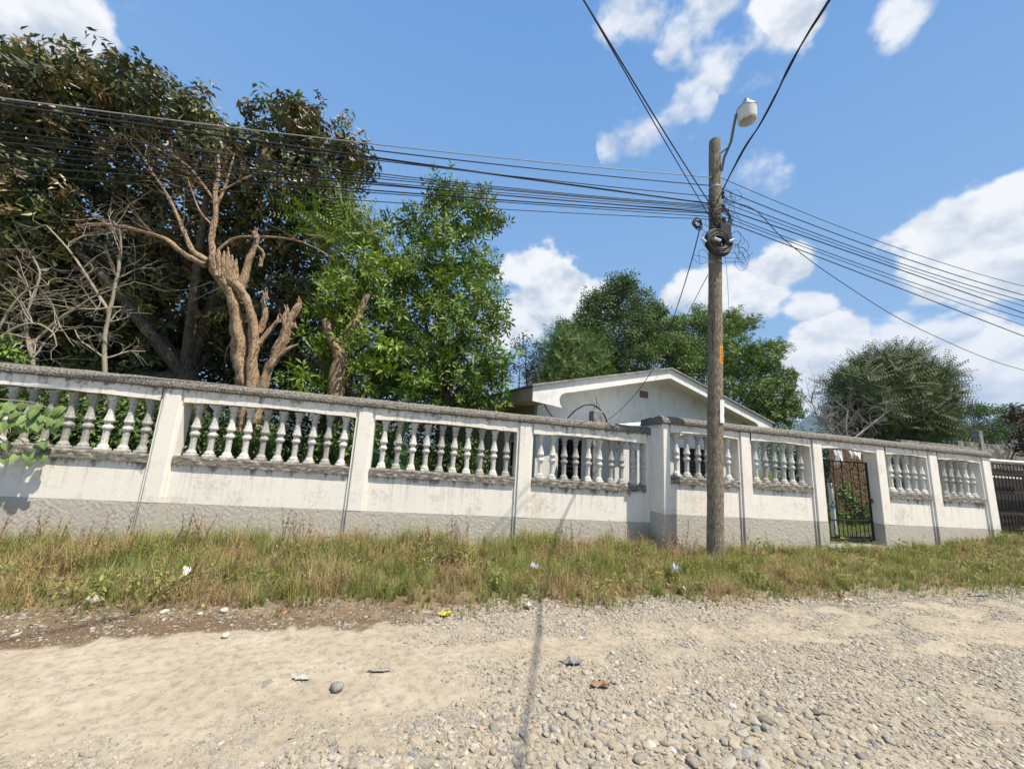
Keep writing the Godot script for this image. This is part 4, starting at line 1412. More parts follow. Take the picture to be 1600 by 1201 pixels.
	# trees behind the house
	var far_g := [Color(0.085, 0.14, 0.036), Color(0.115, 0.175, 0.044), Color(0.15, 0.215, 0.055), Color(0.19, 0.25, 0.075)]
	var far_d := [Color(0.070, 0.115, 0.038), Color(0.095, 0.145, 0.045), Color(0.125, 0.18, 0.058)]
	var gname := "trees behind the white house"
	tree("broad_tree", "dark round-crowned tree rising highest behind the white house", W(12.0, 0, 25), [[940, 490, 38, 25.0], [975, 480, 45, 25.2], [1005, 500, 35, 25.5], [930, 530, 42, 24.5], [975, 530, 50, 24.5], [890, 520, 24, 25.0], [1015, 540, 35, 25.0], [960, 580, 50, 25.0]], "bushy", 70.0, 1.7, far_d, soft, 0.3, 0.03, null, gname, 0.6, 9)
	tree("feathery_tree", "yellow-green feathery tree behind the house's roof slope", W(8.6, 0, 21), [[885, 545, 30, 21.0], [915, 560, 32, 21.0], [870, 580, 34, 21.0], [905, 595, 40, 21.0], [850, 610, 30, 21.0]], "fine", 110.0, 1.7, [Color(0.075, 0.14, 0.025), Color(0.10, 0.17, 0.03), Color(0.13, 0.19, 0.04)], soft, 0.18, 0.03, null, gname, 0.6, 7)
	tree("dark_tree", "small blackish tree seen through the gap beside the house eave", W(4.5, 0, 17), [[820, 540, 24, 17.0], [835, 560, 26, 17.0], [812, 575, 24, 17.0], [840, 600, 26, 17.0]], "bushy", 70.0, 1.1, [Color(0.02, 0.026, 0.018), Color(0.03, 0.04, 0.022)], soft, 0.14, 0.22, null, gname)
	tree("broad_tree", "olive-green tree behind the ridge of the white house", W(15.5, 0, 23), [[1050, 520, 32, 23.0], [1085, 525, 38, 23.0], [1040, 560, 44, 22.5], [1085, 570, 45, 22.0], [1060, 600, 48, 22.0], [1000, 570, 36, 22.5], [1100, 495, 22, 23.5]], "bushy", 74.0, 1.5, far_g, soft, 0.28, 0.03, null, gname, 0.6, 9)
	tree("broad_tree", "leafy tree standing behind the utility pole and the house", W(20.5, 0, 23), [[1140, 518, 34, 24.0], [1158, 508, 30, 24.0], [1125, 560, 50, 22.5], [1165, 570, 48, 22.0], [1190, 600, 46, 21.5], [1150, 615, 50, 21.5], [1200, 560, 32, 22.0], [1222, 545, 17, 21.5], [1214, 635, 44, 20.5], [1190, 650, 50, 20.5], [1222, 595, 24, 21.5], [1232, 640, 24, 20.5]], "whorl", 66.0, 1.45, far_g, green, 0.25, 0.0, null, gname, 0.6, 7)
	# spreading thorny tree beyond the gate
	var ac := [Color(0.065, 0.092, 0.038), Color(0.085, 0.115, 0.046), Color(0.11, 0.14, 0.056), Color(0.15, 0.165, 0.075)]
	tree("thorn_tree", "wide feathery thorn tree beyond the gate with a ragged windswept crown", W(20.5, 0.2, 15), [[1340, 618, 36, 15.0], [1370, 592, 34, 15.0], [1410, 584, 34, 15.0], [1446, 598, 32, 15.2], [1400, 625, 52, 15.0], [1446, 640, 42, 15.0], [1350, 655, 42, 15.0], [1405, 675, 52, 15.0], [1470, 622, 20, 15.2], [1480, 590, 9, 15.2], [1458, 675, 34, 15.0], [1425, 560, 10, 15.0], [1385, 562, 10, 15.0]], "fine", 150.0, 1.7, ac, soft, 0.2, 0.0, null, "", 0.6, 7)
	var bf := W(17.4, 0.15, 13.2)
	var bt2 := thing("bare_tree", "leafless grey tree with fine twigs in front of the thorn tree", "tree", bf)
	mb = MB.new()
	limb(mb, [[1330, 740, 2.4], [1328, 700, 2], [1322, 670, 1.5], [1325, 640, 1]], 13.2, 0.1, 7)
	limb(mb, [[1328, 700, 1.6], [1300, 675, 1.2], [1280, 655, 0.9], [1268, 625, 0.5]], 13.2, 0.1, 6)
	limb(mb, [[1328, 690, 1.5], [1360, 665, 1.1], [1385, 645, 0.7]], 13.2, 0.1, 6)
	put("trunk", mb.done(), M.grey_twig, bt2).position = -bf
	mb = MB.new()
	for s in [[1328, 700], [1322, 670], [1300, 675], [1280, 655], [1268, 630], [1360, 665], [1385, 645], [1325, 640], [1345, 680], [1310, 690]]:
		for k in 5: twigs(mb, P(s[0], s[1], 13.2), Vector3(rg.randf_range(-1, 1), rg.randf_range(0.1, 1.1), rg.randf_range(-0.6, 0.6)), rg.randf_range(0.7, 1.5), 0.014, 2, 0.45, 3)
	put("twigs", mb.done(), M.grey_twig, bt2, "stuff").position = -bf
	tree("broad_tree", "dense blue-green tree beside the unfinished block building", W(31, 0.2, 20), [[1515, 650, 18, 20.0], [1540, 655, 22, 20.0], [1570, 650, 18, 20.0], [1500, 685, 24, 20.0], [1535, 690, 34, 20.0], [1575, 680, 30, 20.0], [1610, 670, 30, 20.0]], "bushy", 70.0, 1.3, far_d, soft, 0.2, 0.0, null, "", 0.6, 6)
	tree("broad_tree", "low dark tree closing the yard behind the gateway", W(17.0, 0.2, 17.0), [[1230, 700, 40, 17.0], [1280, 715, 40, 17.0], [1330, 730, 45, 17.0], [1260, 750, 40, 17.0], [1380, 735, 40, 17.0]], "bushy", 75.0, 1.3, far_d, soft, 0.15, 0.0)
	tree("broad_tree", "dark leafy tree far back in the yard, its top added as dark backing for the shade inside the leafy pair", W(-1.0, 0.1, 15.5), [[330, 690, 50, 15.0], [400, 700, 50, 15.0], [470, 710, 55, 15.5], [540, 715, 55, 15.5], [620, 720, 50, 15.5], [690, 720, 45, 15.5], [430, 640, 60, 15.5], [560, 640, 60, 15.5], [660, 650, 50, 15.5], [560, 560, 60, 14.5], [650, 560, 60, 14.5], [720, 610, 42, 14.5], [610, 480, 42, 14.5], [690, 470, 40, 14.5], [500, 560, 50, 14.5]], "bushy", 80.0, 1.4, [Color(0.03, 0.05, 0.02), Color(0.04, 0.065, 0.022)], soft, 0.2, 0.0)  # upper lobes added as dark backing, in place of shade inside the leafy crowns
	tree("broad_tree", "dark leafy tree far back in the yard, its top added as dark backing for the shade inside the dark tree", W(-9.0, 0.1, 15.0), [[-60, 640, 80, 14.5], [20, 650, 70, 14.5], [100, 660, 70, 14.5], [180, 670, 65, 14.5], [260, 680, 60, 14.8], [60, 560, 80, 14.8], [200, 560, 80, 15.0], [300, 470, 80, 14.8], [150, 450, 90, 14.8], [400, 450, 70, 14.8], [380, 550, 80, 14.8], [20, 450, 80, 14.8]], "bushy", 70.0, 1.5, [Color(0.03, 0.05, 0.02), Color(0.04, 0.065, 0.022)], soft, 0.2, 0.0)  # higher lobes are added dark foliage standing for the big crown's shaded inside
	tree("croton_tree", "croton bush with dark red-brown leaves beyond the driveway gate", W(17.5, 0.3, 9.0), [[1595, 650, 22, 9.0], [1600, 690, 26, 9.0], [1630, 660, 40, 9.2]], "droop", 130.0, 0.8, [Color(0.05, 0.022, 0.018), Color(0.08, 0.035, 0.022), Color(0.03, 0.03, 0.015)], soft, 0.06, 0.05)
# ------------------------------------------------------------------ yard: gates, plants, washing
func bar(mb: MB, a: Vector3, b: Vector3, r: float) -> void:
	mb.tube([a, b], [r, r], 6)

func make_yard() -> void:
	# the iron gate in the gateway
	var gz := -6.17
	var x0 := 7.72
	var x1 := 9.02
	var yb := P(1330, 843, 6.17).y
	var yt := P(1330, 722, 6.17).y
	var gate := thing("iron_gate", "black wrought iron gate with round scrolls in the gateway", "gate", Vector3(x0, yb, gz))
	var w := x1 - x0
	var hh := yt - yb
	for q in [[Vector3(0, 0, 0), Vector3(0, hh, 0)], [Vector3(w, 0, 0), Vector3(w, hh, 0)], [Vector3(0, 0, 0), Vector3(w, 0, 0)], [Vector3(0, hh, 0), Vector3(w, hh, 0)], [Vector3(0, hh * 0.24, 0), Vector3(w, hh * 0.24, 0)]]:
		var mb := MB.new()
		var d: Vector3 = q[1] - q[0]
		if absf(d.y) > 0.1: mb.box(q[0] + Vector3(-0.016, -0.016, -0.016), q[1] + Vector3(0.016, 0.016, 0.016), 0.003)
		else: mb.box(q[0] + Vector3(0.016, -0.014, -0.013), q[1] + Vector3(-0.016, 0.014, 0.013), 0.003)
		put("rail" if absf(d.y) < 0.1 else "stile", mb.done(), M.iron, gate)
	for k in range(1, 12):
		var x := w * k / 12.0
		var mb := MB.new()
		bar(mb, Vector3(x, 0.01, 0), Vector3(x, hh * (0.24 if k % 2 else 0.99), 0), 0.008)
		put("bar", mb.done(), M.iron, gate)
	var arc := func(c: Vector3, r: float, a0: float, a1: float) -> void:
		var pts := []
		var rs := []
		for i in 13:
			var a := lerpf(a0, a1, i / 12.0)
			pts.append(c + Vector3(cos(a) * r, sin(a) * r, 0.012))
			rs.append(0.008)
		var mb := MB.new()
		mb.tube(pts, rs, 6)
		put("scroll", mb.done(), M.iron, gate)
	for k in 4:
		var r := w / 8.0 * 0.92
		var cx := w / 8.0 + k * w / 4.0
		arc.call(Vector3(cx, hh - 0.015, 0), r, PI, TAU)
		arc.call(Vector3(cx, hh - 0.02 - 0.52, 0), r, 0.0, PI)
		arc.call(Vector3(cx, hh * 0.24 + 0.36, 0), r, PI, TAU)
	for k in 3:
		arc.call(Vector3((k + 1) * w / 4.0, hh - 0.29, 0), 0.075, 0.0, TAU)
	var mbh := MB.new()
	mbh.box(Vector3(w - 0.05, hh * 0.47, 0.015), Vector3(w + 0.02, hh * 0.53, 0.05), 0.004)
	put("lock", mbh.done(), M.rust, gate)
	# driveway gate at the far end
	var dg := thing("driveway_gate", "dark slatted driveway gate with kinked bars and a pale top pipe", "gate", W(12.5, wall_foot(12.6), 6.05))
	var top := P(1560, 724, 6.05).y - wall_foot(12.6)
	for k in 40:
		var x := 0.10 + k * 0.115
		var mb := MB.new()
		var pts := [Vector3(x, 0.02, 0)]
		for q in [0.30, 0.60, 0.86]:
			var y: float = top * q
			pts.append(Vector3(x, y - 0.05, 0)); pts.append(Vector3(x - 0.05, y - 0.02, 0.012)); pts.append(Vector3(x + 0.05, y + 0.02, 0.012)); pts.append(Vector3(x, y + 0.05, 0))
		pts.append(Vector3(x, top, 0))
		var rs := []
		for p in pts: rs.append(0.010)
		mb.tube(pts, rs, 5)
		put("bar", mb.done(), M.rust, dg)
	for y in [0.06, top * 0.30 - 0.08, top - 0.005]:
		var mb := MB.new()
		mb.box(Vector3(0.02, y - 0.018, -0.035), Vector3(4.8, y + 0.018, -0.012), 0.004)
		put("rail", mb.done(), M.rust, dg)
	for x in [0.03, 2.4, 4.8]:
		var mb := MB.new()
		mb.box(Vector3(x - 0.025, 0, -0.085), Vector3(x + 0.025, top + 0.02, -0.038), 0.004)
		put("post", mb.done(), M.rust, dg)
	var tb := MB.new()
	tb.tube([Vector3(-0.05, top + 0.06, -0.04), Vector3(4.9, top + 0.10, -0.04)], [0.033, 0.033], 10)
	put("top_pipe", tb.done(), M.pipe, dg)
	tb = MB.new()
	tb.box(Vector3(0.12, top * 0.8, -0.30), Vector3(1.6, top * 0.825, -0.26), 0.004)
	put("bracing", tb.done(), M.pipe, dg)
	tb = MB.new()
	tb.box(Vector3(0.05, 0.08, -0.40), Vector3(4.8, top * 0.94, -0.385))
	put("sheet_backing", tb.done(), mat(lin(0.045, 0.043, 0.04), 0.8), dg)
	# things seen through the gateway
	var pp := P(1299, 770, 7.2)
	var pv := thing("white_pipe", "upright white plastic pipe with a blue clip just inside the gate", "pipe", Vector3(pp.x, 0.12, pp.z))
	var mb := MB.new()
	mb.tube([Vector3(0, 0, 0), Vector3(0.01, 0.7, 0), Vector3(-0.01, 1.22, 0)], [0.045, 0.045, 0.045], 12)
	put("tube", mb.done(), M.pipe, pv)
	mb = MB.new()
	mb.tube([Vector3(0.005, 0.66, 0), Vector3(0.005, 0.72, 0)], [0.05, 0.05], 12)
	put("clip", mb.done(), mat(lin(0.12, 0.30, 0.55), 0.4), pv)
	wire("stick", [P(1287, 770, 7.4), P(1297, 745, 7.3), P(1303, 728, 7.2), P(1307, 712, 7.2)], 0.022, M.twig, "pale forked stick propped inside the gateway", "stick")
	var sb := P(1325, 745, 9.5)
	var shed := thing("plank_screen", "brown timber screen standing behind the shrub inside the gate", "screen", Vector3(sb.x - 0.7, 0.15, sb.z))
	for k in 8:
		mb = MB.new()
		mb.box(Vector3(k * 0.22, 0.0, rg.randf_range(-0.01, 0.01)), Vector3(k * 0.22 + 0.21, 2.15 + rg.randf_range(-0.03, 0.03), 0.03), 0.004)
		put("plank", mb.done(), M.wood_board, shed)
	for y in [0.5, 1.7]:
		mb = MB.new()
		mb.box(Vector3(0, y, -0.06), Vector3(1.76, y + 0.08, -0.012), 0.004)
		put("batten", mb.done(), M.wood_board, shed)
	wire("washing_line", [P(1288, 704, 7.6), P(1330, 703, 7.6), P(1372, 703, 7.6), P(1420, 700, 7.8)], 0.004, M.cable, "thin washing line strung inside the gateway", "line")
	for q in [[1309, 703, 0.26, 0.36, "small white cloth pegged on the washing line by the stick"], [1335, 702, 0.42, 0.24, "wide white cloth drooping from the middle of the washing line"]]:
		var c := P(q[0], q[1], 7.6)
		mb = MB.new()
		for side in 2:
			for i in 10:
				for j in 8:
					var g := func(a: int, b: int) -> Vector3:
						var s := a / 10.0 - 0.5
						var t := b / 8.0
						return c + Vector3(s * q[2] * (1.0 - 0.3 * t), -t * q[3] * (0.75 + 0.35 * sin(a * 1.9 + q[0])) , 0.03 * sin(a * 1.3 + t * 2.0) * (0.3 + t) + 0.003 * side)
					if side == 1: mb.quad(g.call(i, j + 1), g.call(i + 1, j + 1), g.call(i + 1, j), g.call(i, j))
					else: mb.quad(g.call(i, j), g.call(i + 1, j), g.call(i + 1, j + 1), g.call(i, j + 1))
		solo("hanging_cloth", mb.done(), M.white_cloth, q[4], "cloth", "washing on the line")
	# shrubs and undergrowth inside the wall
	var green := leaf_mat(0.45, 0.30)
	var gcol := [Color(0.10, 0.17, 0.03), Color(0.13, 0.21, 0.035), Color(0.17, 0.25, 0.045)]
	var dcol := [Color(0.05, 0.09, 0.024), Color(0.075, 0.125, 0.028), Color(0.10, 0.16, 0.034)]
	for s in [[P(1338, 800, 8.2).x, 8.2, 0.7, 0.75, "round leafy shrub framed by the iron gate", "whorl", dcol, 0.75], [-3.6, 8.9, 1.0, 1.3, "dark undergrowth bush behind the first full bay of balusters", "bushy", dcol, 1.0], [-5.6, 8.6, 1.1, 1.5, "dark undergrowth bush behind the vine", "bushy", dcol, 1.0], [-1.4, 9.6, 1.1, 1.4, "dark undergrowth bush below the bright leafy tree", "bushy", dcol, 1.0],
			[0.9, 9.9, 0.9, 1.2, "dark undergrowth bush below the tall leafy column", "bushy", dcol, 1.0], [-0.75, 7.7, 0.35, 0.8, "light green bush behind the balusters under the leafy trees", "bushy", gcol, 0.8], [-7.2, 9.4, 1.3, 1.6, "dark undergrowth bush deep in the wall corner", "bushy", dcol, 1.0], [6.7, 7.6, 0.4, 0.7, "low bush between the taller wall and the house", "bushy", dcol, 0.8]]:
		var o := thing("shrub", s[4], "shrub", W(s[0], 0.08, s[1]), "shrubs inside the garden wall")
		mb = MB.new()
		for k in 6: mb.tube([Vector3(0, -0.05, 0), Vector3(rg.randf_range(-0.15, 0.15), s[3] * 0.4, rg.randf_range(-0.15, 0.15)), Vector3(rg.randf_range(-0.5, 0.5) * s[2], s[3] * 0.9, rg.randf_range(-0.5, 0.5) * s[2])], [0.02, 0.015, 0.006], 6)
		put("stem", mb.done(), M.bark_dark, o)
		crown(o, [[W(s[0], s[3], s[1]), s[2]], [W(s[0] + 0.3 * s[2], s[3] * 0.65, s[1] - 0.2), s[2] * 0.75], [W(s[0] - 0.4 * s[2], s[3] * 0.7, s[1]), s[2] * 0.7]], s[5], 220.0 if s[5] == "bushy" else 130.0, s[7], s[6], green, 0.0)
		for ch in o.get_children():
			if ch is MultiMeshInstance3D: ch.position = -o.position
	for s in [[360, 700, "leafy green shoot squeezed between the balusters below the lopped tree"], [393, 702, "bright tufted shoot rising beside the lopped tree's trunk"], [413, 712, "short drooping shoot next to the tufted shoot"], [518, 712, "yellow-green climbing shoot at the end of its baluster bay"]]:
		var c := P(s[0], s[1], 6.95)
		var o := thing("shoot", s[2], "plant", Vector3(c.x, 0.1, c.z))
		mb = MB.new()
		mb.tube([Vector3(0, 0, 0), Vector3(0.02, c.y * 0.5, 0), Vector3(0, c.y + 0.1, 0)], [0.012, 0.01, 0.006], 6)
		put("stem", mb.done(), M.twig_brown, o)
		crown(o, [[c + Vector3(0, 0.02, 0), 0.11], [c + Vector3(0.02, 0.16, 0), 0.10], [c + Vector3(0.0, -0.14, 0), 0.10]], "whorl", 1100.0, 0.5, [Color(0.10, 0.19, 0.03), Color(0.13, 0.22, 0.04), Color(0.08, 0.15, 0.02)], green, -0.2)
		for ch in o.get_children():
			if ch is MultiMeshInstance3D: ch.position = -o.position
	# big-leaved plant behind the third bay
	var bc := P(612, 715, 7.2)
	var big := thing("broad_leaf_plant", "plant with big paddle-shaped leaves behind the balusters by the leafy trees", "plant", Vector3(bc.x, 0.1, bc.z))
	mb = MB.new()
	for k in 5: mb.tube([Vector3(0.04 * k - 0.1, 0, 0), Vector3(0.05 * k - 0.12, 0.7, 0.02 * k), Vector3(0.09 * k - 0.2, 1.1, 0.03 * k)], [0.02, 0.016, 0.01], 6)
	put("stem", mb.done(), mat(lin(0.10, 0.14, 0.04), 0.7), big)
	var lm := mat(lin(0.055, 0.13, 0.045), 0.4)
	lm.backlight_enabled = true
	lm.backlight = lin(0.12, 0.2, 0.04)
	lm.cull_mode = BaseMaterial3D.CULL_DISABLED
	for k in 14:
		mb = MB.new()
		var base := Vector3(rg.randf_range(-0.3, 0.3), rg.randf_range(0.75, 1.65), rg.randf_range(-0.15, 0.25))
		big_leaf(mb, base, Vector3(rg.randf_range(-0.8, 0.8), rg.randf_range(-0.9, 0.5), rg.randf_range(0.1, 0.6)), rg.randf_range(0.32, 0.5), rg.randf_range(0.12, 0.18), false)
		put("leaf", mb.done(), lm, big)
	# heart-leaved vine over the wall
	var vc := P(40, 652, 6.3)
	var vine := thing("vine", "light green vine with heart-shaped leaves hanging over the balusters", "vine", vc)
	mb = MB.new()
	for k in 7:
		var a := Vector3(rg.randf_range(-0.9, 0.5), rg.randf_range(0.0, 0.2), -0.02)
		mb.tube([a, a + Vector3(rg.randf_range(-0.1, 0.1), -0.25, 0.02), a + Vector3(rg.randf_range(-0.2, 0.2), -0.6, 0.0)], [0.006, 0.005, 0.004], 5)
	mb.tube([Vector3(-1.2, 0.2, -0.02), Vector3(-0.6, 0.22, 0.0), Vector3(0.0, 0.2, 0.0), Vector3(0.42, 0.08, 0.0)], [0.008, 0.008, 0.007, 0.004], 5)
	put("stem", mb.done(), M.twig, vine)
	var vm := []
	for k in 3:
		var m2 := mat([lin(0.15, 0.22, 0.075), lin(0.19, 0.27, 0.10), lin(0.12, 0.18, 0.06)][k], 0.6)
		m2.backlight_enabled = true
		m2.backlight = lin(0.12, 0.18, 0.05)
		m2.cull_mode = BaseMaterial3D.CULL_DISABLED
		vm.append(m2)
	for k in 95:
		mb = MB.new()
		var t := rg.randf()
		var base := Vector3(lerpf(-0.75, 0.46, t), rg.randf_range(-0.08, 0.22) - 0.06 * t, rg.randf_range(0.03, 0.14))
		if k > 78: base = Vector3(rg.randf_range(-0.9, 0.4), rg.randf_range(-0.55, -0.1), rg.randf_range(0.02, 0.08))
		big_leaf(mb, base, Vector3(rg.randf_range(-0.5, 0.5), -0.75, rg.randf_range(0.15, 0.7)), rg.randf_range(0.09, 0.15), rg.randf_range(0.08, 0.13), true)
		put("leaf", mb.done(), vm[k % 3], vine)
	# sprig of sunlit leaves that tops the coping at the corner
	var lc := P(6, 556, 7.0)
	var sp := thing("shrub", "small sunlit sprig of pointed leaves poking above the coping", "shrub", Vector3(lc.x, 0.1, lc.z), "shrubs inside the garden wall")
	mb = MB.new()
	mb.tube([Vector3.ZERO, Vector3(0.03, lc.y * 0.6, 0), Vector3(0, lc.y, 0)], [0.015, 0.012, 0.006], 6)
	put("stem", mb.done(), M.twig_brown, sp)
	crown(sp, [[lc, 0.22], [lc + Vector3(-0.3, 0.0, 0), 0.25]], "whorl", 420.0, 0.7, [Color(0.10, 0.19, 0.03), Color(0.14, 0.22, 0.04)], green, -0.1)
	for ch in sp.get_children():
		if ch is MultiMeshInstance3D: ch.position = -sp.position

func big_leaf(mb: MB, base: Vector3, dir: Vector3, ln: float, wd: float, heart: bool) -> void:
	var d := dir.normalized()
	var s := d.cross(Vector3(0.1, 0.35, 1)).normalized()
	var n := s.cross(d).normalized()
	var prof := [[-0.14, 0.30], [-0.10, 0.62], [0.08, 0.92], [0.28, 1.0], [0.52, 0.80], [0.78, 0.40], [1.0, 0.02]] if heart else [[0.0, 0.08], [0.12, 0.62], [0.32, 0.95], [0.55, 1.0], [0.78, 0.75], [0.92, 0.4], [1.0, 0.03]]
	for i in prof.size() - 1:
		var a: Array = prof[i]
		var b: Array = prof[i + 1]
		for k in [-1.0, 1.0]:
			var ma: Vector3 = base + d * ln * maxf(a[0], 0.0) - n * ln * 0.25 * a[0] * a[0]
			var mb2: Vector3 = base + d * ln * maxf(b[0], 0.0) - n * ln * 0.25 * b[0] * b[0]
			var ea: Vector3 = base + d * ln * a[0] + s * k * wd * 0.5 * a[1] + n * (wd * 0.12 * a[1] - ln * 0.25 * a[0] * a[0])
			var eb: Vector3 = base + d * ln * b[0] + s * k * wd * 0.5 * b[1] + n * (wd * 0.12 * b[1] - ln * 0.25 * b[0] * b[0])
			if k > 0: mb.quad(ma, ea, eb, mb2)
			else: mb.quad(mb2, eb, ea, ma)

# ------------------------------------------------------------------ pole, lamp and cables
var pole_foot := W(4.71, 0.0, 5.5)
var pole_top := W(5.06, 7.82, 5.5)

func pole_at(y: float) -> Vector3:
	return pole_foot.lerp(pole_top, y / 7.82)

func pole_r(y: float) -> float:
	return lerpf(0.128, 0.102, y / 7.82)

func pole_patch(y0: float, y1: float, a0: float, a1: float, lift: float, wav := 0.0) -> ArrayMesh:
	var mb := MB.new()
	for i in 8:
		for j in 6:
			var q := []
			for k in [[i, j], [i + 1, j], [i + 1, j + 1], [i, j + 1]]:
				var a := lerpf(a0, a1, k[0] / 8.0)
				var y := lerpf(y0, y1, k[1] / 6.0)
				var r := pole_r(y) * 1.03 + lift + wav * (0.5 + 0.5 * sin(k[0] * 1.7 + k[1] * 2.3))
				q.append(pole_at(y) + Vector3(cos(a) * r, 0, sin(a) * r))
			mb.quad(q[3], q[2], q[1], q[0])
	return mb.done()

func make_street() -> void:
	var pole := thing("utility_pole", "weathered round timber utility pole in the grass before the wall", "pole", pole_foot)
	var pts := []
	var rs := []
	for i in 61:
		var y := -0.4 + 8.22 * i / 60.0
		pts.append(pole_at(y) - pole_foot + Vector3(0.012 * noise.get_noise_1d(y * 3.0), 0, 0.012 * noise.get_noise_1d(y * 3.0 + 50.0)))
		rs.append(pole_r(y) * (1.0 + 0.03 * noise.get_noise_1d(y * 9.0)))
	var mb := MB.new()
	mb.tube(pts, rs, 28, 0.012, rg)
	put("shaft", mb.done(), M.pole, pole)
	for y in [6.75, 5.62, 5.2]:
		mb = MB.new()
		mb.tube([pole_at(y) - pole_foot, pole_at(y + 0.03) - pole_foot], [pole_r(y) + 0.006, pole_r(y) + 0.006], 28)
		put("band", mb.done(), M.steel, pole)
	# checks in the timber: thin dark splits standing open
	for k in 16:
		var y := rg.randf_range(0.4, 7.2)
		var a := rg.randf_range(0.2, 3.0)
		var ln := rg.randf_range(0.25, 0.9)
		mb = MB.new()
		var pr := []
		var rr := []
		for i in 6:
			var yy := y + ln * i / 5.0
			if yy > 7.6: break
			pr.append(pole_at(yy) - pole_foot + Vector3(cos(a), 0, sin(a)) * pole_r(yy) * 1.0)
			rr.append(0.006 * sin(PI * (i + 0.3) / 5.6))
		if pr.size() > 2:
			mb.tube(pr, rr, 4)
			put("split", mb.done(), mat(lin(0.025, 0.022, 0.018), 1.0), pole)
	# insulator rack
	mb = MB.new()
	var rk := pole_at(6.35) - pole_foot
	mb.box(rk + Vector3(pole_r(6.3) - 0.01, -0.32, -0.02), rk + Vector3(pole_r(6.3) + 0.02, 0.42, 0.02), 0.004)
	put("rack", mb.done(), M.steel, pole)
	for k in 3:
		mb = MB.new()
		var c := rk + Vector3(pole_r(6.3) + 0.07, -0.24 + 0.28 * k, 0)
		mb.lathe([Vector2(0.012, -0.06), Vector2(0.042, -0.06), Vector2(0.045, -0.03), Vector2(0.025, -0.008), Vector2(0.025, 0.008), Vector2(0.045, 0.03), Vector2(0.042, 0.06), Vector2(0.012, 0.06)], 14, c)
		mb.box(c + Vector3(-0.07, -0.075, -0.012), c + Vector3(0.02, -0.065, 0.012))
		mb.box(c + Vector3(-0.07, 0.065, -0.012), c + Vector3(0.02, 0.075, 0.012))
		put("insulator", mb.done(), M.black, pole)
	var ty := P(1124, 567, 5.37).y
	var tt := P(1124, 540, 5.37).y
	solo("pole_tag", pole_patch(ty, tt, 1.02, 1.62, 0.004), mat(lin(0.80, 0.34, 0.02), 0.5), "narrow orange number tag on the timber pole", "tag")
	for k in 5:
		var y := lerpf(ty, tt, 0.16 + 0.17 * k)
		var g := put("digit", pole_patch(y - 0.018, y + 0.018, 1.22, 1.42, 0.0065), M.black, get_node("pole_tag"))
		g.set_meta("label", "dark printed character on the orange tag")
	solo("torn_paper", pole_patch(P(1122, 660, 5.37).y, P(1122, 624, 5.37).y, 1.0, 1.75, 0.006, 0.012), mat(lin(0.75, 0.75, 0.74), 0.9), "torn white paper notice stuck to the timber pole", "paper")
	# street lamp
	var lp := P(1167, 172, 4.85)
	var lamp := thing("street_lamp", "white bucket street lamp on a bent steel arm at the pole top", "lamp", lp)
	mb = MB.new()
	var a0 := pole_at(7.1) + Vector3(0.07, 0, 0.10) - lp
	mb.tube([a0, pole_at(7.35) + Vector3(0.09, 0, 0.13) - lp, a0.lerp(Vector3(-0.14, -0.05, -0.1), 0.55) + Vector3(0.03, -0.02, 0), Vector3(-0.15, -0.06, -0.09), Vector3(-0.06, 0.03, -0.02)], [0.024, 0.024, 0.024, 0.024, 0.024], 10)
	mb.tube([pole_at(7.5) + Vector3(0.06, 0, 0.09) - lp, a0.lerp(Vector3(-0.15, -0.06, -0.09), 0.42)], [0.012, 0.012], 8)
	put("arm", mb.done(), mat(lin(0.16, 0.165, 0.17), 0.5), lamp)
	mb = MB.new()
	mb.lathe([Vector2(0.165, 0.0), Vector2(0.17, 0.012), Vector2(0.165, 0.03), Vector2(0.12, 0.05), Vector2(0.10, 0.09), Vector2(0.075, 0.11), Vector2(0.07, 0.17), Vector2(0.04, 0.18), Vector2(0.0, 0.18)], 28)
	put("housing", mb.done(), M.steel, lamp)
	mb = MB.new()
	mb.lathe([Vector2(0.0, 0.18), Vector2(0.042, 0.18), Vector2(0.04, 0.23), Vector2(0.03, 0.245), Vector2(0.0, 0.245)], 18)
	put("photocell", mb.done(), mat(lin(0.25, 0.33, 0.42), 0.3), lamp)
	var rf := mat(lin(0.82, 0.82, 0.80), 0.3)
	rf.backlight_enabled = true
	rf.backlight = lin(0.5, 0.5, 0.48)
	mb = MB.new()
	mb.lathe([Vector2(0.125, -0.235), Vector2(0.150, -0.215), Vector2(0.157, -0.12), Vector2(0.163, 0.0)], 32)
	mb.lathe([Vector2(0.157, 0.0), Vector2(0.150, -0.12), Vector2(0.143, -0.21), Vector2(0.125, -0.235)], 32)
	put("shade", mb.done(), rf, lamp)
	mb = MB.new()
	mb.lathe([Vector2(0.0, -0.15), Vector2(0.035, -0.14), Vector2(0.04, -0.06), Vector2(0.02, 0.0)], 14)
	put("bulb", mb.done(), mat(lin(0.6, 0.6, 0.58), 0.2), lamp)
	# splice box, coils and loose wires
	var bx := P(1131, 363, 5.31)
	mb = MB.new()
	mb.box(bx + Vector3(-0.12, -0.16, -0.06), bx + Vector3(0.12, 0.16, 0.06), 0.012)
	solo("splice_box", mb.done(), mat(lin(0.035, 0.036, 0.038), 0.45), "black cable splice box strapped to the timber pole", "box")
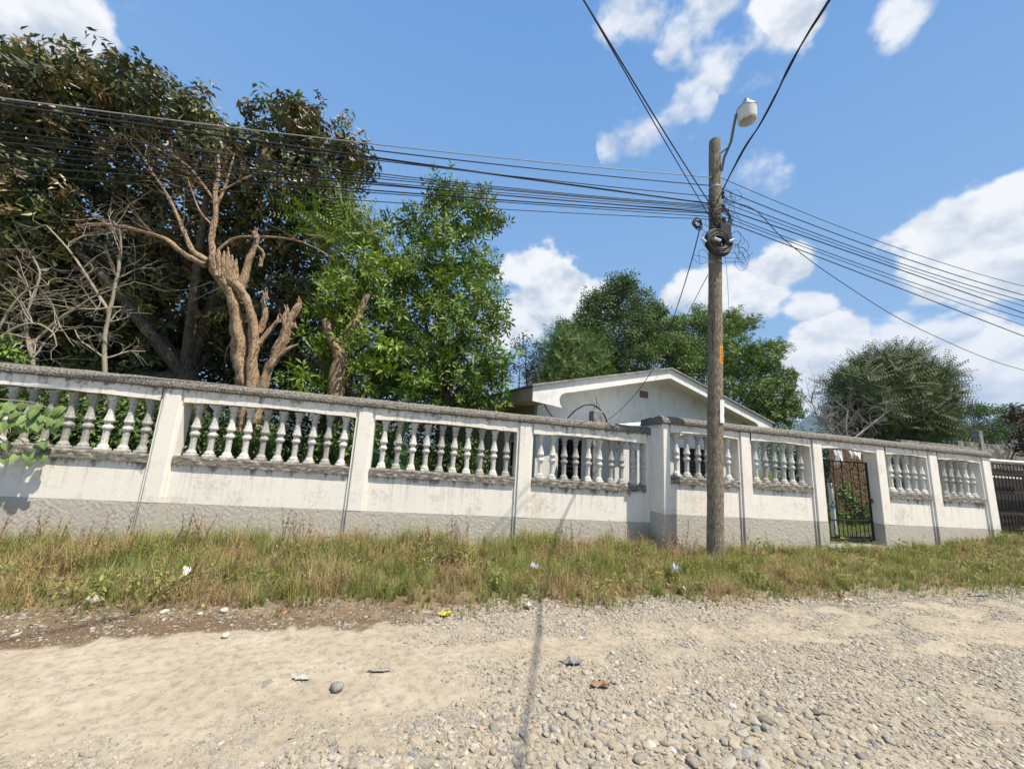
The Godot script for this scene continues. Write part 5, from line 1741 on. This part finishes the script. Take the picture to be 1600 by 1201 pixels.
	for q in [[1121, 380, 0.20, 22, 0.020, "fat coil of black cable hung round the pole below the splice box"], [1090, 350, 0.085, 5, 0.010, "small coil of black cable hanging beside the pole"], [1128, 340, 0.19, 7, 0.008, "loose loops of thin wire about the splice box"]]:
		var c := P(q[0], q[1], 5.31)
		var cp := []
		var cr := []
		for i in int(q[3]) * 16 + 1:
			var t := i / 16.0
			var a := t * TAU
			var r: float = q[2] * (1.0 + 0.26 * sin(t * 2.7))
			cp.append(c + Vector3(cos(a) * r, sin(a) * r * 0.92 + 0.03 * sin(t * 1.9), 0.035 * sin(t * 3.3) - (0.02 if q[2] < 0.2 else 0.0) + 0.02))
			cr.append(q[4])
		mb = MB.new()
		mb.tube(cp, cr, 6)
		solo("cable_coil", mb.done(), M.cable, q[5], "coil", "coils on the pole")
	for k in 22:
		var c := P(rg.randf_range(1094, 1152), rg.randf_range(305, 400), 5.3)
		if k > 17: c = P(rg.randf_range(1150, 1165), rg.randf_range(370, 410), 5.3)
		var cp := [pole_at(c.y) + Vector3(0.1, 0, 0.1), c]
		for i in 7: cp.append(c + Vector3(cos(i * 1.1 + k) * 0.14 * rg.randf_range(0.5, 1.2) + 0.02 * i, sin(i * 1.1 + k) * 0.16 * rg.randf_range(0.5, 1.2), 0.03 * sin(i)))
		wire("loose_wire", cp, 0.0035, M.cable, "thin loose wire curling from the pole near the splice box", "wire", "loose wires on the pole")
	for q in [[1096, 372, 1103, 378], [1116, 372, 1126, 376], [1140, 377, 1147, 374]]:
		mb = MB.new()
		mb.tube([P(q[0], q[1], 5.23), P(q[2], q[3], 5.22)], [0.024, 0.024], 8)
		solo("cable_marker", mb.done(), mat(lin(0.55, 0.66, 0.74), 0.5), "pale blue marker sleeve on the coiled cable", "sleeve", "marker sleeves on the coil")
	# cables along the street: heights in the photograph at three places
	var strung := func(ys: Array, xs: Array, n: float, r: float, m: Material, label: String, group: String, ua: float, ub: float) -> void:
		var p0 := P(xs[0], ys[0], n)
		var p1 := P(xs[1], ys[1], n)
		var p2 := P(xs[2], ys[2], n)
		var cp := []
		var cr := []
		for i in 49:
			var u := lerpf(ua, ub, i / 48.0)
			var l0 := (u - p1.x) * (u - p2.x) / ((p0.x - p1.x) * (p0.x - p2.x))
			var l1 := (u - p0.x) * (u - p2.x) / ((p1.x - p0.x) * (p1.x - p2.x))
			var l2 := (u - p0.x) * (u - p1.x) / ((p2.x - p0.x) * (p2.x - p1.x))
			cp.append(Vector3(u, p0.y * l0 + p1.y * l1 + p2.y * l2, -n))
			cr.append(r)
		var b := MB.new()
		b.tube(cp, cr, 6)
		solo("cable", b.done(), m, label, "cable", group)
	var k := 0
	for c in [[153, 206, 276, 0.008, 1], [157, 214, 289, 0.009, 0], [172, 229, 306, 0.008, 0], [163, 223, 317, 0.014, 0], [192, 250, 320, 0.007, 0], [205, 256, 322, 0.006, 0], [222, 263, 324, 0.007, 0], [232, 270, 326, 0.006, 0], [238, 274, 331, 0.010, 0], [247, 284, 333, 0.009, 0], [258, 289, 338, 0.007, 0], [270, 303, 342, 0.006, 0], [212, 267, 328, 0.005, 0]]:
		strung.call([c[0], c[1], c[2]], [0, 420, 1103], 5.46 + 0.025 * (k % 5), c[3], M.cable_grey if c[4] else M.cable, "pale grey uppermost cable strung from the pole across the dark tree" if c[4] else "black cable in the bundle strung from the pole across the trees", "cables towards the trees", -15.0, 4.93)
		k += 1
	for c in [[281, 357, 447, 0.006], [298, 370, 461, 0.009], [311, 381, 470, 0.008], [318, 386, 478, 0.006], [327, 391, 489, 0.010], [335, 404, 497, 0.007], [340, 409, 508, 0.006], [346, 417, 525, 0.009]]:
		strung.call([c[0], c[1], c[2]], [1135, 1320, 1600], 5.46 + 0.025 * (k % 5), c[3], M.cable, "black cable in the bundle strung from the pole away over the gate", "cables over the gate", 5.08, 24.0)
		k += 1
	wire("cable", [pole_at(6.5) + Vector3(0.13, 0, 0.05), P(1180, 328, 5.5), P(1230, 378, 5.7), P(1320, 444, 6.2), P(1440, 515, 6.9), P(1600, 578, 7.8), P(1760, 600, 8.8)], 0.008, M.cable, "single black cable sagging lowest from the pole past the gate", "cable")
	var over := [pole_at(6.72) + Vector3(0.12, 0, 0.06)]
	for q in [[1160, 236], [1187, 196], [1212, 150], [1232, 106], [1262, 54], [1297, 0]]:
		var d := ray(q[0], q[1])
		over.append(Vector3(0, EYE, 0) + d * (2.87 / (d.x + 0.38 * d.z)))
	var on: Vector3 = over[6] - over[4]
	for k2 in 4: over.append(over[6] + on * 1.6 * (k2 + 1) + Vector3(0, 0.05 * k2 * k2, 0))
	wire("cable", over, 0.012, M.cable, "thick twisted black cable rising from the pole over the road", "cable")
	var wound := []
	for i in over.size(): wound.append(over[i] + Vector3(0.015 * sin(i * 2.1), 0.022 * cos(i * 2.1), 0))
	wire("cable", wound, 0.009, M.cable, "thinner black strand wound round the thick twisted cable", "cable")
	for c in [[0.0, 0.009, "upper"], [-0.28, 0.007, "lower"]]:
		var y0: float = 6.3 + c[0]
		var q0 := ray(1040, 212)
		var q1 := ray(912, 0)
		var t1: float = (6.25 + c[0] * 0.25 - EYE) / q1.y
		var e1 := Vector3(0, EYE, 0) + q1 * t1
		wire("cable", [pole_at(y0) + Vector3(-0.1, 0, 0.05), pole_at(y0).lerp(e1, 0.5) + Vector3(0, -0.05, 0), e1, e1 + (e1 - pole_at(y0)) + Vector3(0, 0.1, 0), e1 + (e1 - pole_at(y0)) * 2.0 + Vector3(0, 0.4, 0)], c[1], M.cable, "%s of the two black cables leaving the pole over the road" % c[2], "cable")
	wire("cable", [P(1094, 356, 5.42), P(1080, 410, 6.0), P(1062, 468, 7.0), P(1042, 525, 8.2), P(1018, 580, 9.0), P(985, 625, 9.4), P(952, 655, 9.4)], 0.010, M.cable, "black service cable dropping from the pole to the white house", "cable")
	wire("cable", [P(1106, 430, 5.45), P(1085, 470, 8.0), P(1060, 520, 12.0), P(1044, 560, 16.0)], 0.008, M.cable, "thin cable running from the pole to the trees behind the house", "cable")
	wire("cable", [P(1133, 395, 5.4), P(1137, 440, 5.4), P(1139, 490, 5.4), P(1137, 560, 5.4)], 0.003, M.cable, "thin loose wire hanging straight down beside the pole", "cable")

# ------------------------------------------------------------------ verge: grass, weeds
func blade(mb: MB, q: RandomNumberGenerator, ln: float, wd: float, spread: float) -> void:
	var a := q.randf() * TAU
	var lean := q.randf_range(0.25, 1.3) * spread
	var d := Vector3(cos(a), 0, sin(a))
	var s := Vector3(-sin(a), 0, cos(a)).rotated(Vector3.UP, q.randf_range(-0.5, 0.5)) * wd * 0.5
	var p := Vector3(q.randf_range(-0.05, 0.05), -0.02, q.randf_range(-0.05, 0.05))
	var ang := 0.10 * lean
	var prev := -1
	for k in 5:                                         # each step of the blade bends further over
		var w := s * (1.0 - 0.24 * k)
		var t := Vector3.UP * cos(ang) + d * sin(ang)
		var n := d * cos(ang) - Vector3.UP * sin(ang)
		var i := mb.vert(p - w, n)
		mb.vert(p + w, n)
		if prev >= 0: mb.ix.append_array([prev, prev + 1, i + 1, prev, i + 1, i])
		prev = i
		p += t * ln * 0.27
		ang += 0.42 * lean

func make_verge_plants() -> void:
	var gm := leaf_mat(0.75, 0.0)
	gm.backlight_enabled = true
	gm.backlight = lin(0.42, 0.38, 0.14)
	var tufts := []
	for k in 5:
		var q := RandomNumberGenerator.new()
		q.seed = 40 + k
		var mb := MB.new()
		for i in 15: blade(mb, q, q.randf_range(0.45, 1.1), q.randf_range(0.016, 0.028), 0.75 + 0.2 * k)
		tufts.append(mb.done())
	var straw := Color(0.44, 0.365, 0.19)
	var rusty := Color(0.30, 0.205, 0.11)
	var olive := Color(0.26, 0.26, 0.085)
	var fresh := Color(0.16, 0.225, 0.05)
	var ts := [[], [], [], [], []]
	var cs := [[], [], [], [], []]
	var made := 0
	for i in 70000:
		if made > 17500: break
		var n := rg.randf_range(3.8, 6.36)
		var u := rg.randf_range(-8.0, 15.5)
		if u > 4.1 and n > 5.97: continue
		var en := edge_n(u) + 0.02
		if n < en: continue
		var into := smoothstep(en - 0.15, en + 0.6, n)
		var patch := noise.get_noise_2d(u * 11.0 + 70.0, n * 14.0)
		if rg.randf() > 0.4 + 0.9 * into + 0.7 * patch: continue
		if mud(u, n) > 0.4 and n < 4.32 and rg.randf() < 0.7: continue
		var lawn := smoothstep(4.6, 7.4, u + 0.8 * patch)
		var h := lerpf(0.05, 0.235, into) * (1.0 + 0.7 * patch)
		h *= lerpf(1.0, 1.2, smoothstep(5.3, 6.2, n))
		h = lerpf(h, 0.06 + 0.10 * into * (1.0 + patch), lawn)
		h *= rg.randf_range(0.6, 1.25)
		var dry := clampf(0.36 + 1.4 * noise.get_noise_2d(u * 7.0, n * 9.0 + 40.0) - 0.42 * lawn + 0.12 * smoothstep(1.0, -3.0, u), 0.04, 0.95)
		if n < en + 0.35: dry -= 0.15
		var c := fresh.lerp(olive, rg.randf())
		if rg.randf() < dry: c = straw.lerp(rusty, rg.randf())
		var k := rg.randi() % 5
		var wide := h * rg.randf_range(0.7, 1.1)
		ts[k].append(Transform3D(Basis(Vector3.UP, rg.randf() * TAU) * Basis.from_scale(Vector3(wide, h, wide)), W(u, ground_y(u, n), n)))
		cs[k].append(jitter(c, 0.25))
		made += 1
	# grass of the yard seen through the gate
	for i in 1500:
		var u := rg.randf_range(7.0, 13.5)
		var n := rg.randf_range(6.3, 9.5)
		var k := rg.randi() % 5
		var h := rg.randf_range(0.08, 0.16)
		ts[k].append(Transform3D(Basis(Vector3.UP, rg.randf() * TAU) * Basis.from_scale(Vector3(h, h, h)), W(u, ground_y(u, n), n)))
		cs[k].append(jitter(fresh.lerp(olive, rg.randf()), 0.25))
	for k in 5:
		var o := multi("grass", tufts[k], gm, ts[k], cs[k])
		meta(o, "rough half-dry grass covering the verge between the road and the wall", "grass", "", "stuff")
	# seed stalks against the wall
	var q2 := RandomNumberGenerator.new()
	q2.seed = 90
	var st := MB.new()
	st.tube([Vector3(0, 0, 0), Vector3(0.02, 0.4, 0.01), Vector3(0.06, 0.8, 0.02), Vector3(0.11, 1.0, 0.03)], [0.006, 0.005, 0.004, 0.003], 4)
	for i in 34:
		var t := q2.randf_range(0.62, 1.02)
		var d := Vector3(q2.randf_range(-1, 1), q2.randf_range(0.0, 1), q2.randf_range(-1, 1)).normalized()
		leaf(st, Vector3(0.02 + 0.09 * (t - 0.4) / 0.6, t, 0.02), d, Vector3.UP, q2.randf_range(0.03, 0.085), 0.018)
	for i in 7:
		var d := Vector3(q2.randf_range(-1, 1), q2.randf_range(0.2, 1), q2.randf_range(-1, 1)).normalized()
		leaf(st, Vector3(0.02, q2.randf_range(0.1, 0.6), 0.01), d, Vector3.UP, q2.randf_range(0.10, 0.2), 0.022)
	var sts := []
	var scs := []
	for i in 1500:
		var u := rg.randf_range(-8, 13.5)
		var n := rg.randf_range(5.0, 6.3) if rg.randf() < 0.75 else rg.randf_range(4.4, 5.2)
		if u > 4.1: n -= 0.38
		if u > 7.4 and u < 9.4: continue
		if u > 5.4 and rg.randf() < 0.75: continue
		var clump := noise.get_noise_2d(u * 14.0, n * 4.0 + 11.0)
		if rg.randf() > 0.45 + 1.6 * clump: continue
		var h := rg.randf_range(0.26, 0.50) * (1.0 + 0.5 * clump)
		if u > 6.0: h *= 0.7
		sts.append(Transform3D(Basis.from_euler(Vector3(rg.randf_range(-0.25, 0.25), rg.randf() * TAU, rg.randf_range(-0.25, 0.25))) * Basis.from_scale(Vector3(h, h, h)), W(u, ground_y(u, n), n)))
		scs.append(jitter([Color(0.30, 0.19, 0.11), Color(0.40, 0.29, 0.15), Color(0.22, 0.12, 0.08), Color(0.25, 0.24, 0.09)][rg.randi() % 4], 0.25))
	meta(multi("weeds", st.done(), gm, sts, scs), "dry reddish seed stalks standing in the grass along the wall", "weeds", "", "stuff")
	# low broad-leaved weeds
	var bs := cluster("bushy", 9)
	var bts := []
	var bcs := []
	for i in 900:
		var u := rg.randf_range(-8, 13)
		var n := rg.randf_range(4.3, 6.2)
		if u > 4.1 and n > 5.9: continue
		if noise.get_noise_2d(u * 12.0 + 5.0, n * 12.0) < 0.1: continue
		var s := rg.randf_range(0.25, 0.6)
		bts.append(Transform3D(Basis(Vector3.UP, rg.randf() * TAU) * Basis.from_scale(Vector3(s, s, s)), W(u, ground_y(u, n) + 0.06 + rg.randf() * 0.12, n)))
		bcs.append(jitter(fresh.lerp(olive, rg.randf()), 0.3))
	meta(multi("weeds", bs, gm, bts, bcs), "low leafy green weeds among the verge grass", "weeds", "", "stuff")

func make_litter() -> void:
	var crumple := func(c: Vector3, sx: float, sz: float, hgt: float, m: Material, called: String, label: String, cat: String) -> void:
		var mb := MB.new()
		var pt := func(i: int, j: int) -> Vector3:
			var s := i / 8.0 - 0.5
			var t := j / 8.0 - 0.5
			var k := 1.0 + 0.7 * noise.get_noise_2d(i * 3.0 + c.x * 50.0, j * 3.0) - 0.8 * s * s - 0.8 * t * t + 0.9 * s * t
			return c + Vector3(s * sx * k, 0.006 + hgt * maxf(0.0, 0.35 + 1.3 * noise.get_noise_2d(i * 3.1 + c.x * 99.0, j * 3.1)), t * sz * k)
		for i in 8:
			for j in 8: mb.quad(pt.call(i, j + 1), pt.call(i + 1, j + 1), pt.call(i + 1, j), pt.call(i, j))
		m.cull_mode = BaseMaterial3D.CULL_DISABLED
		solo(called, mb.done(), m, label, cat)
	var at := func(x: float, y: float, up := 0.0) -> Vector3:          # the ground under a pixel
		var d := ray(x, y)
		var n := 4.0
		for i in 12:
			var u := d.x / -d.z * n
			var g: float = ground_y(u, n) if n > 3.9 else road_y(u, n)
			n = (g + up - EYE) / d.y * -d.z
		return Vector3(0, EYE, 0) + d * (n / -d.z)
	crumple.call(at.call(697, 961, 0.02), 0.14, 0.09, 0.03, mat(lin(0.60, 0.52, 0.06), 0.35), "food_wrapper", "bright yellow food wrapper lying at the road edge", "wrapper")
	crumple.call(at.call(836, 888, 0.20), 0.08, 0.07, 0.06, mat(lin(0.62, 0.70, 0.80), 0.4), "litter_scrap", "bluish white scrap of plastic caught in the tall grass", "litter")
	crumple.call(at.call(1055, 892, 0.16), 0.08, 0.10, 0.10, mat(lin(0.66, 0.74, 0.82), 0.4), "litter_scrap", "pale blue plastic scrap in the grass near the pole", "litter")
	crumple.call(at.call(1066, 922, 0.05), 0.09, 0.07, 0.05, mat(lin(0.70, 0.72, 0.74), 0.4), "litter_scrap", "white plastic scrap at the edge of the grass below the pole", "litter")
	crumple.call(at.call(1327, 939, 0.02), 0.08, 0.05, 0.03, mat(lin(0.75, 0.75, 0.74), 0.4), "litter_scrap", "white crumpled scrap where the lawn meets the road", "litter")
	crumple.call(at.call(824, 947, 0.03), 0.07, 0.08, 0.03, mat(lin(0.62, 0.58, 0.50), 0.6), "litter_scrap", "cream paper scrap in the short grass by the yellow wrapper", "litter")
	crumple.call(at.call(289, 897, 0.22), 0.07, 0.08, 0.07, mat(lin(0.72, 0.70, 0.64), 0.6), "litter_scrap", "cream scrap caught in the grass below the lopped tree", "litter")
	crumple.call(at.call(1530, 930, 0.02), 0.35, 0.07, 0.03, mat(lin(0.24, 0.24, 0.245), 0.6), "plastic_sheet", "long grey plastic strip on the gravel beside the lawn", "litter")
	crumple.call(at.call(938, 1072, 0.01), 0.15, 0.08, 0.03, mat(lin(0.27, 0.18, 0.11), 0.8), "dry_leaf", "large curled brown leaf on the gravel", "leaf")
	crumple.call(at.call(893, 1036, 0.01), 0.14, 0.10, 0.03, mat(lin(0.20, 0.20, 0.20), 0.6), "plastic_scrap", "crumpled grey plastic bag trodden into the gravel", "litter")
	crumple.call(at.call(592, 1048, 0.005), 0.17, 0.06, 0.01, mat(lin(0.27, 0.25, 0.22), 0.8), "cloth_scrap", "flattened grey rag on the sandy road", "litter")
	crumple.call(at.call(470, 1060, 0.004), 0.12, 0.06, 0.006, mat(lin(0.36, 0.37, 0.33), 0.8), "plastic_scrap", "flat pale green plastic scrap pressed into the sand", "litter")
	crumple.call(at.call(1312, 934, 0.03), 0.10, 0.07, 0.04, mat(lin(0.20, 0.09, 0.05), 0.8), "dry_leaf", "dark red-brown dead leaf at the lawn's edge", "leaf")
	# a few rocks that lie by themselves
	var rm := mat(Color.WHITE, 0.9, ntex(91, 0.05, [lin(0.16, 0.155, 0.15), lin(0.30, 0.285, 0.26)], [0.3, 0.7], 256, 4), Vector3(5, 5, 5))
	var lm := mat(Color.WHITE, 0.9, ntex(92, 0.05, [lin(0.38, 0.35, 0.30), lin(0.56, 0.52, 0.45)], [0.3, 0.7], 256, 4), Vector3(5, 5, 5))
	for q in [[527, 1079, 0.048, rm, "fist-sized grey stone alone on the smooth sand"], [350, 957, 0.038, lm, "pale upright stone on the muddy road edge"], [255, 959, 0.034, lm, "rounded cream stone in the mud beside the upright stone"], [148, 943, 0.065, lm, "flat whitish stone half in the grass at the mud edge"], [312, 961, 0.024, lm, "small pale stone between the cream and upright stones"], [444, 960, 0.026, mat(lin(0.34, 0.17, 0.09), 0.9), "orange-brown stone at the end of the muddy edge"], [352, 996, 0.035, lm, "flat pale stone where mud meets sand"]]:
		var p: Vector3 = at.call(q[0], q[1], 0.0)
		var o := solo("rock", stone_mesh(int(q[0]) * 3 + 1), q[3], q[4], "stone")
		o.position = p + Vector3(0, q[2] * 0.45, 0)
		o.scale = Vector3(q[2] * 1.15, q[2] * 0.85, q[2])
		o.rotation.y = q[0]
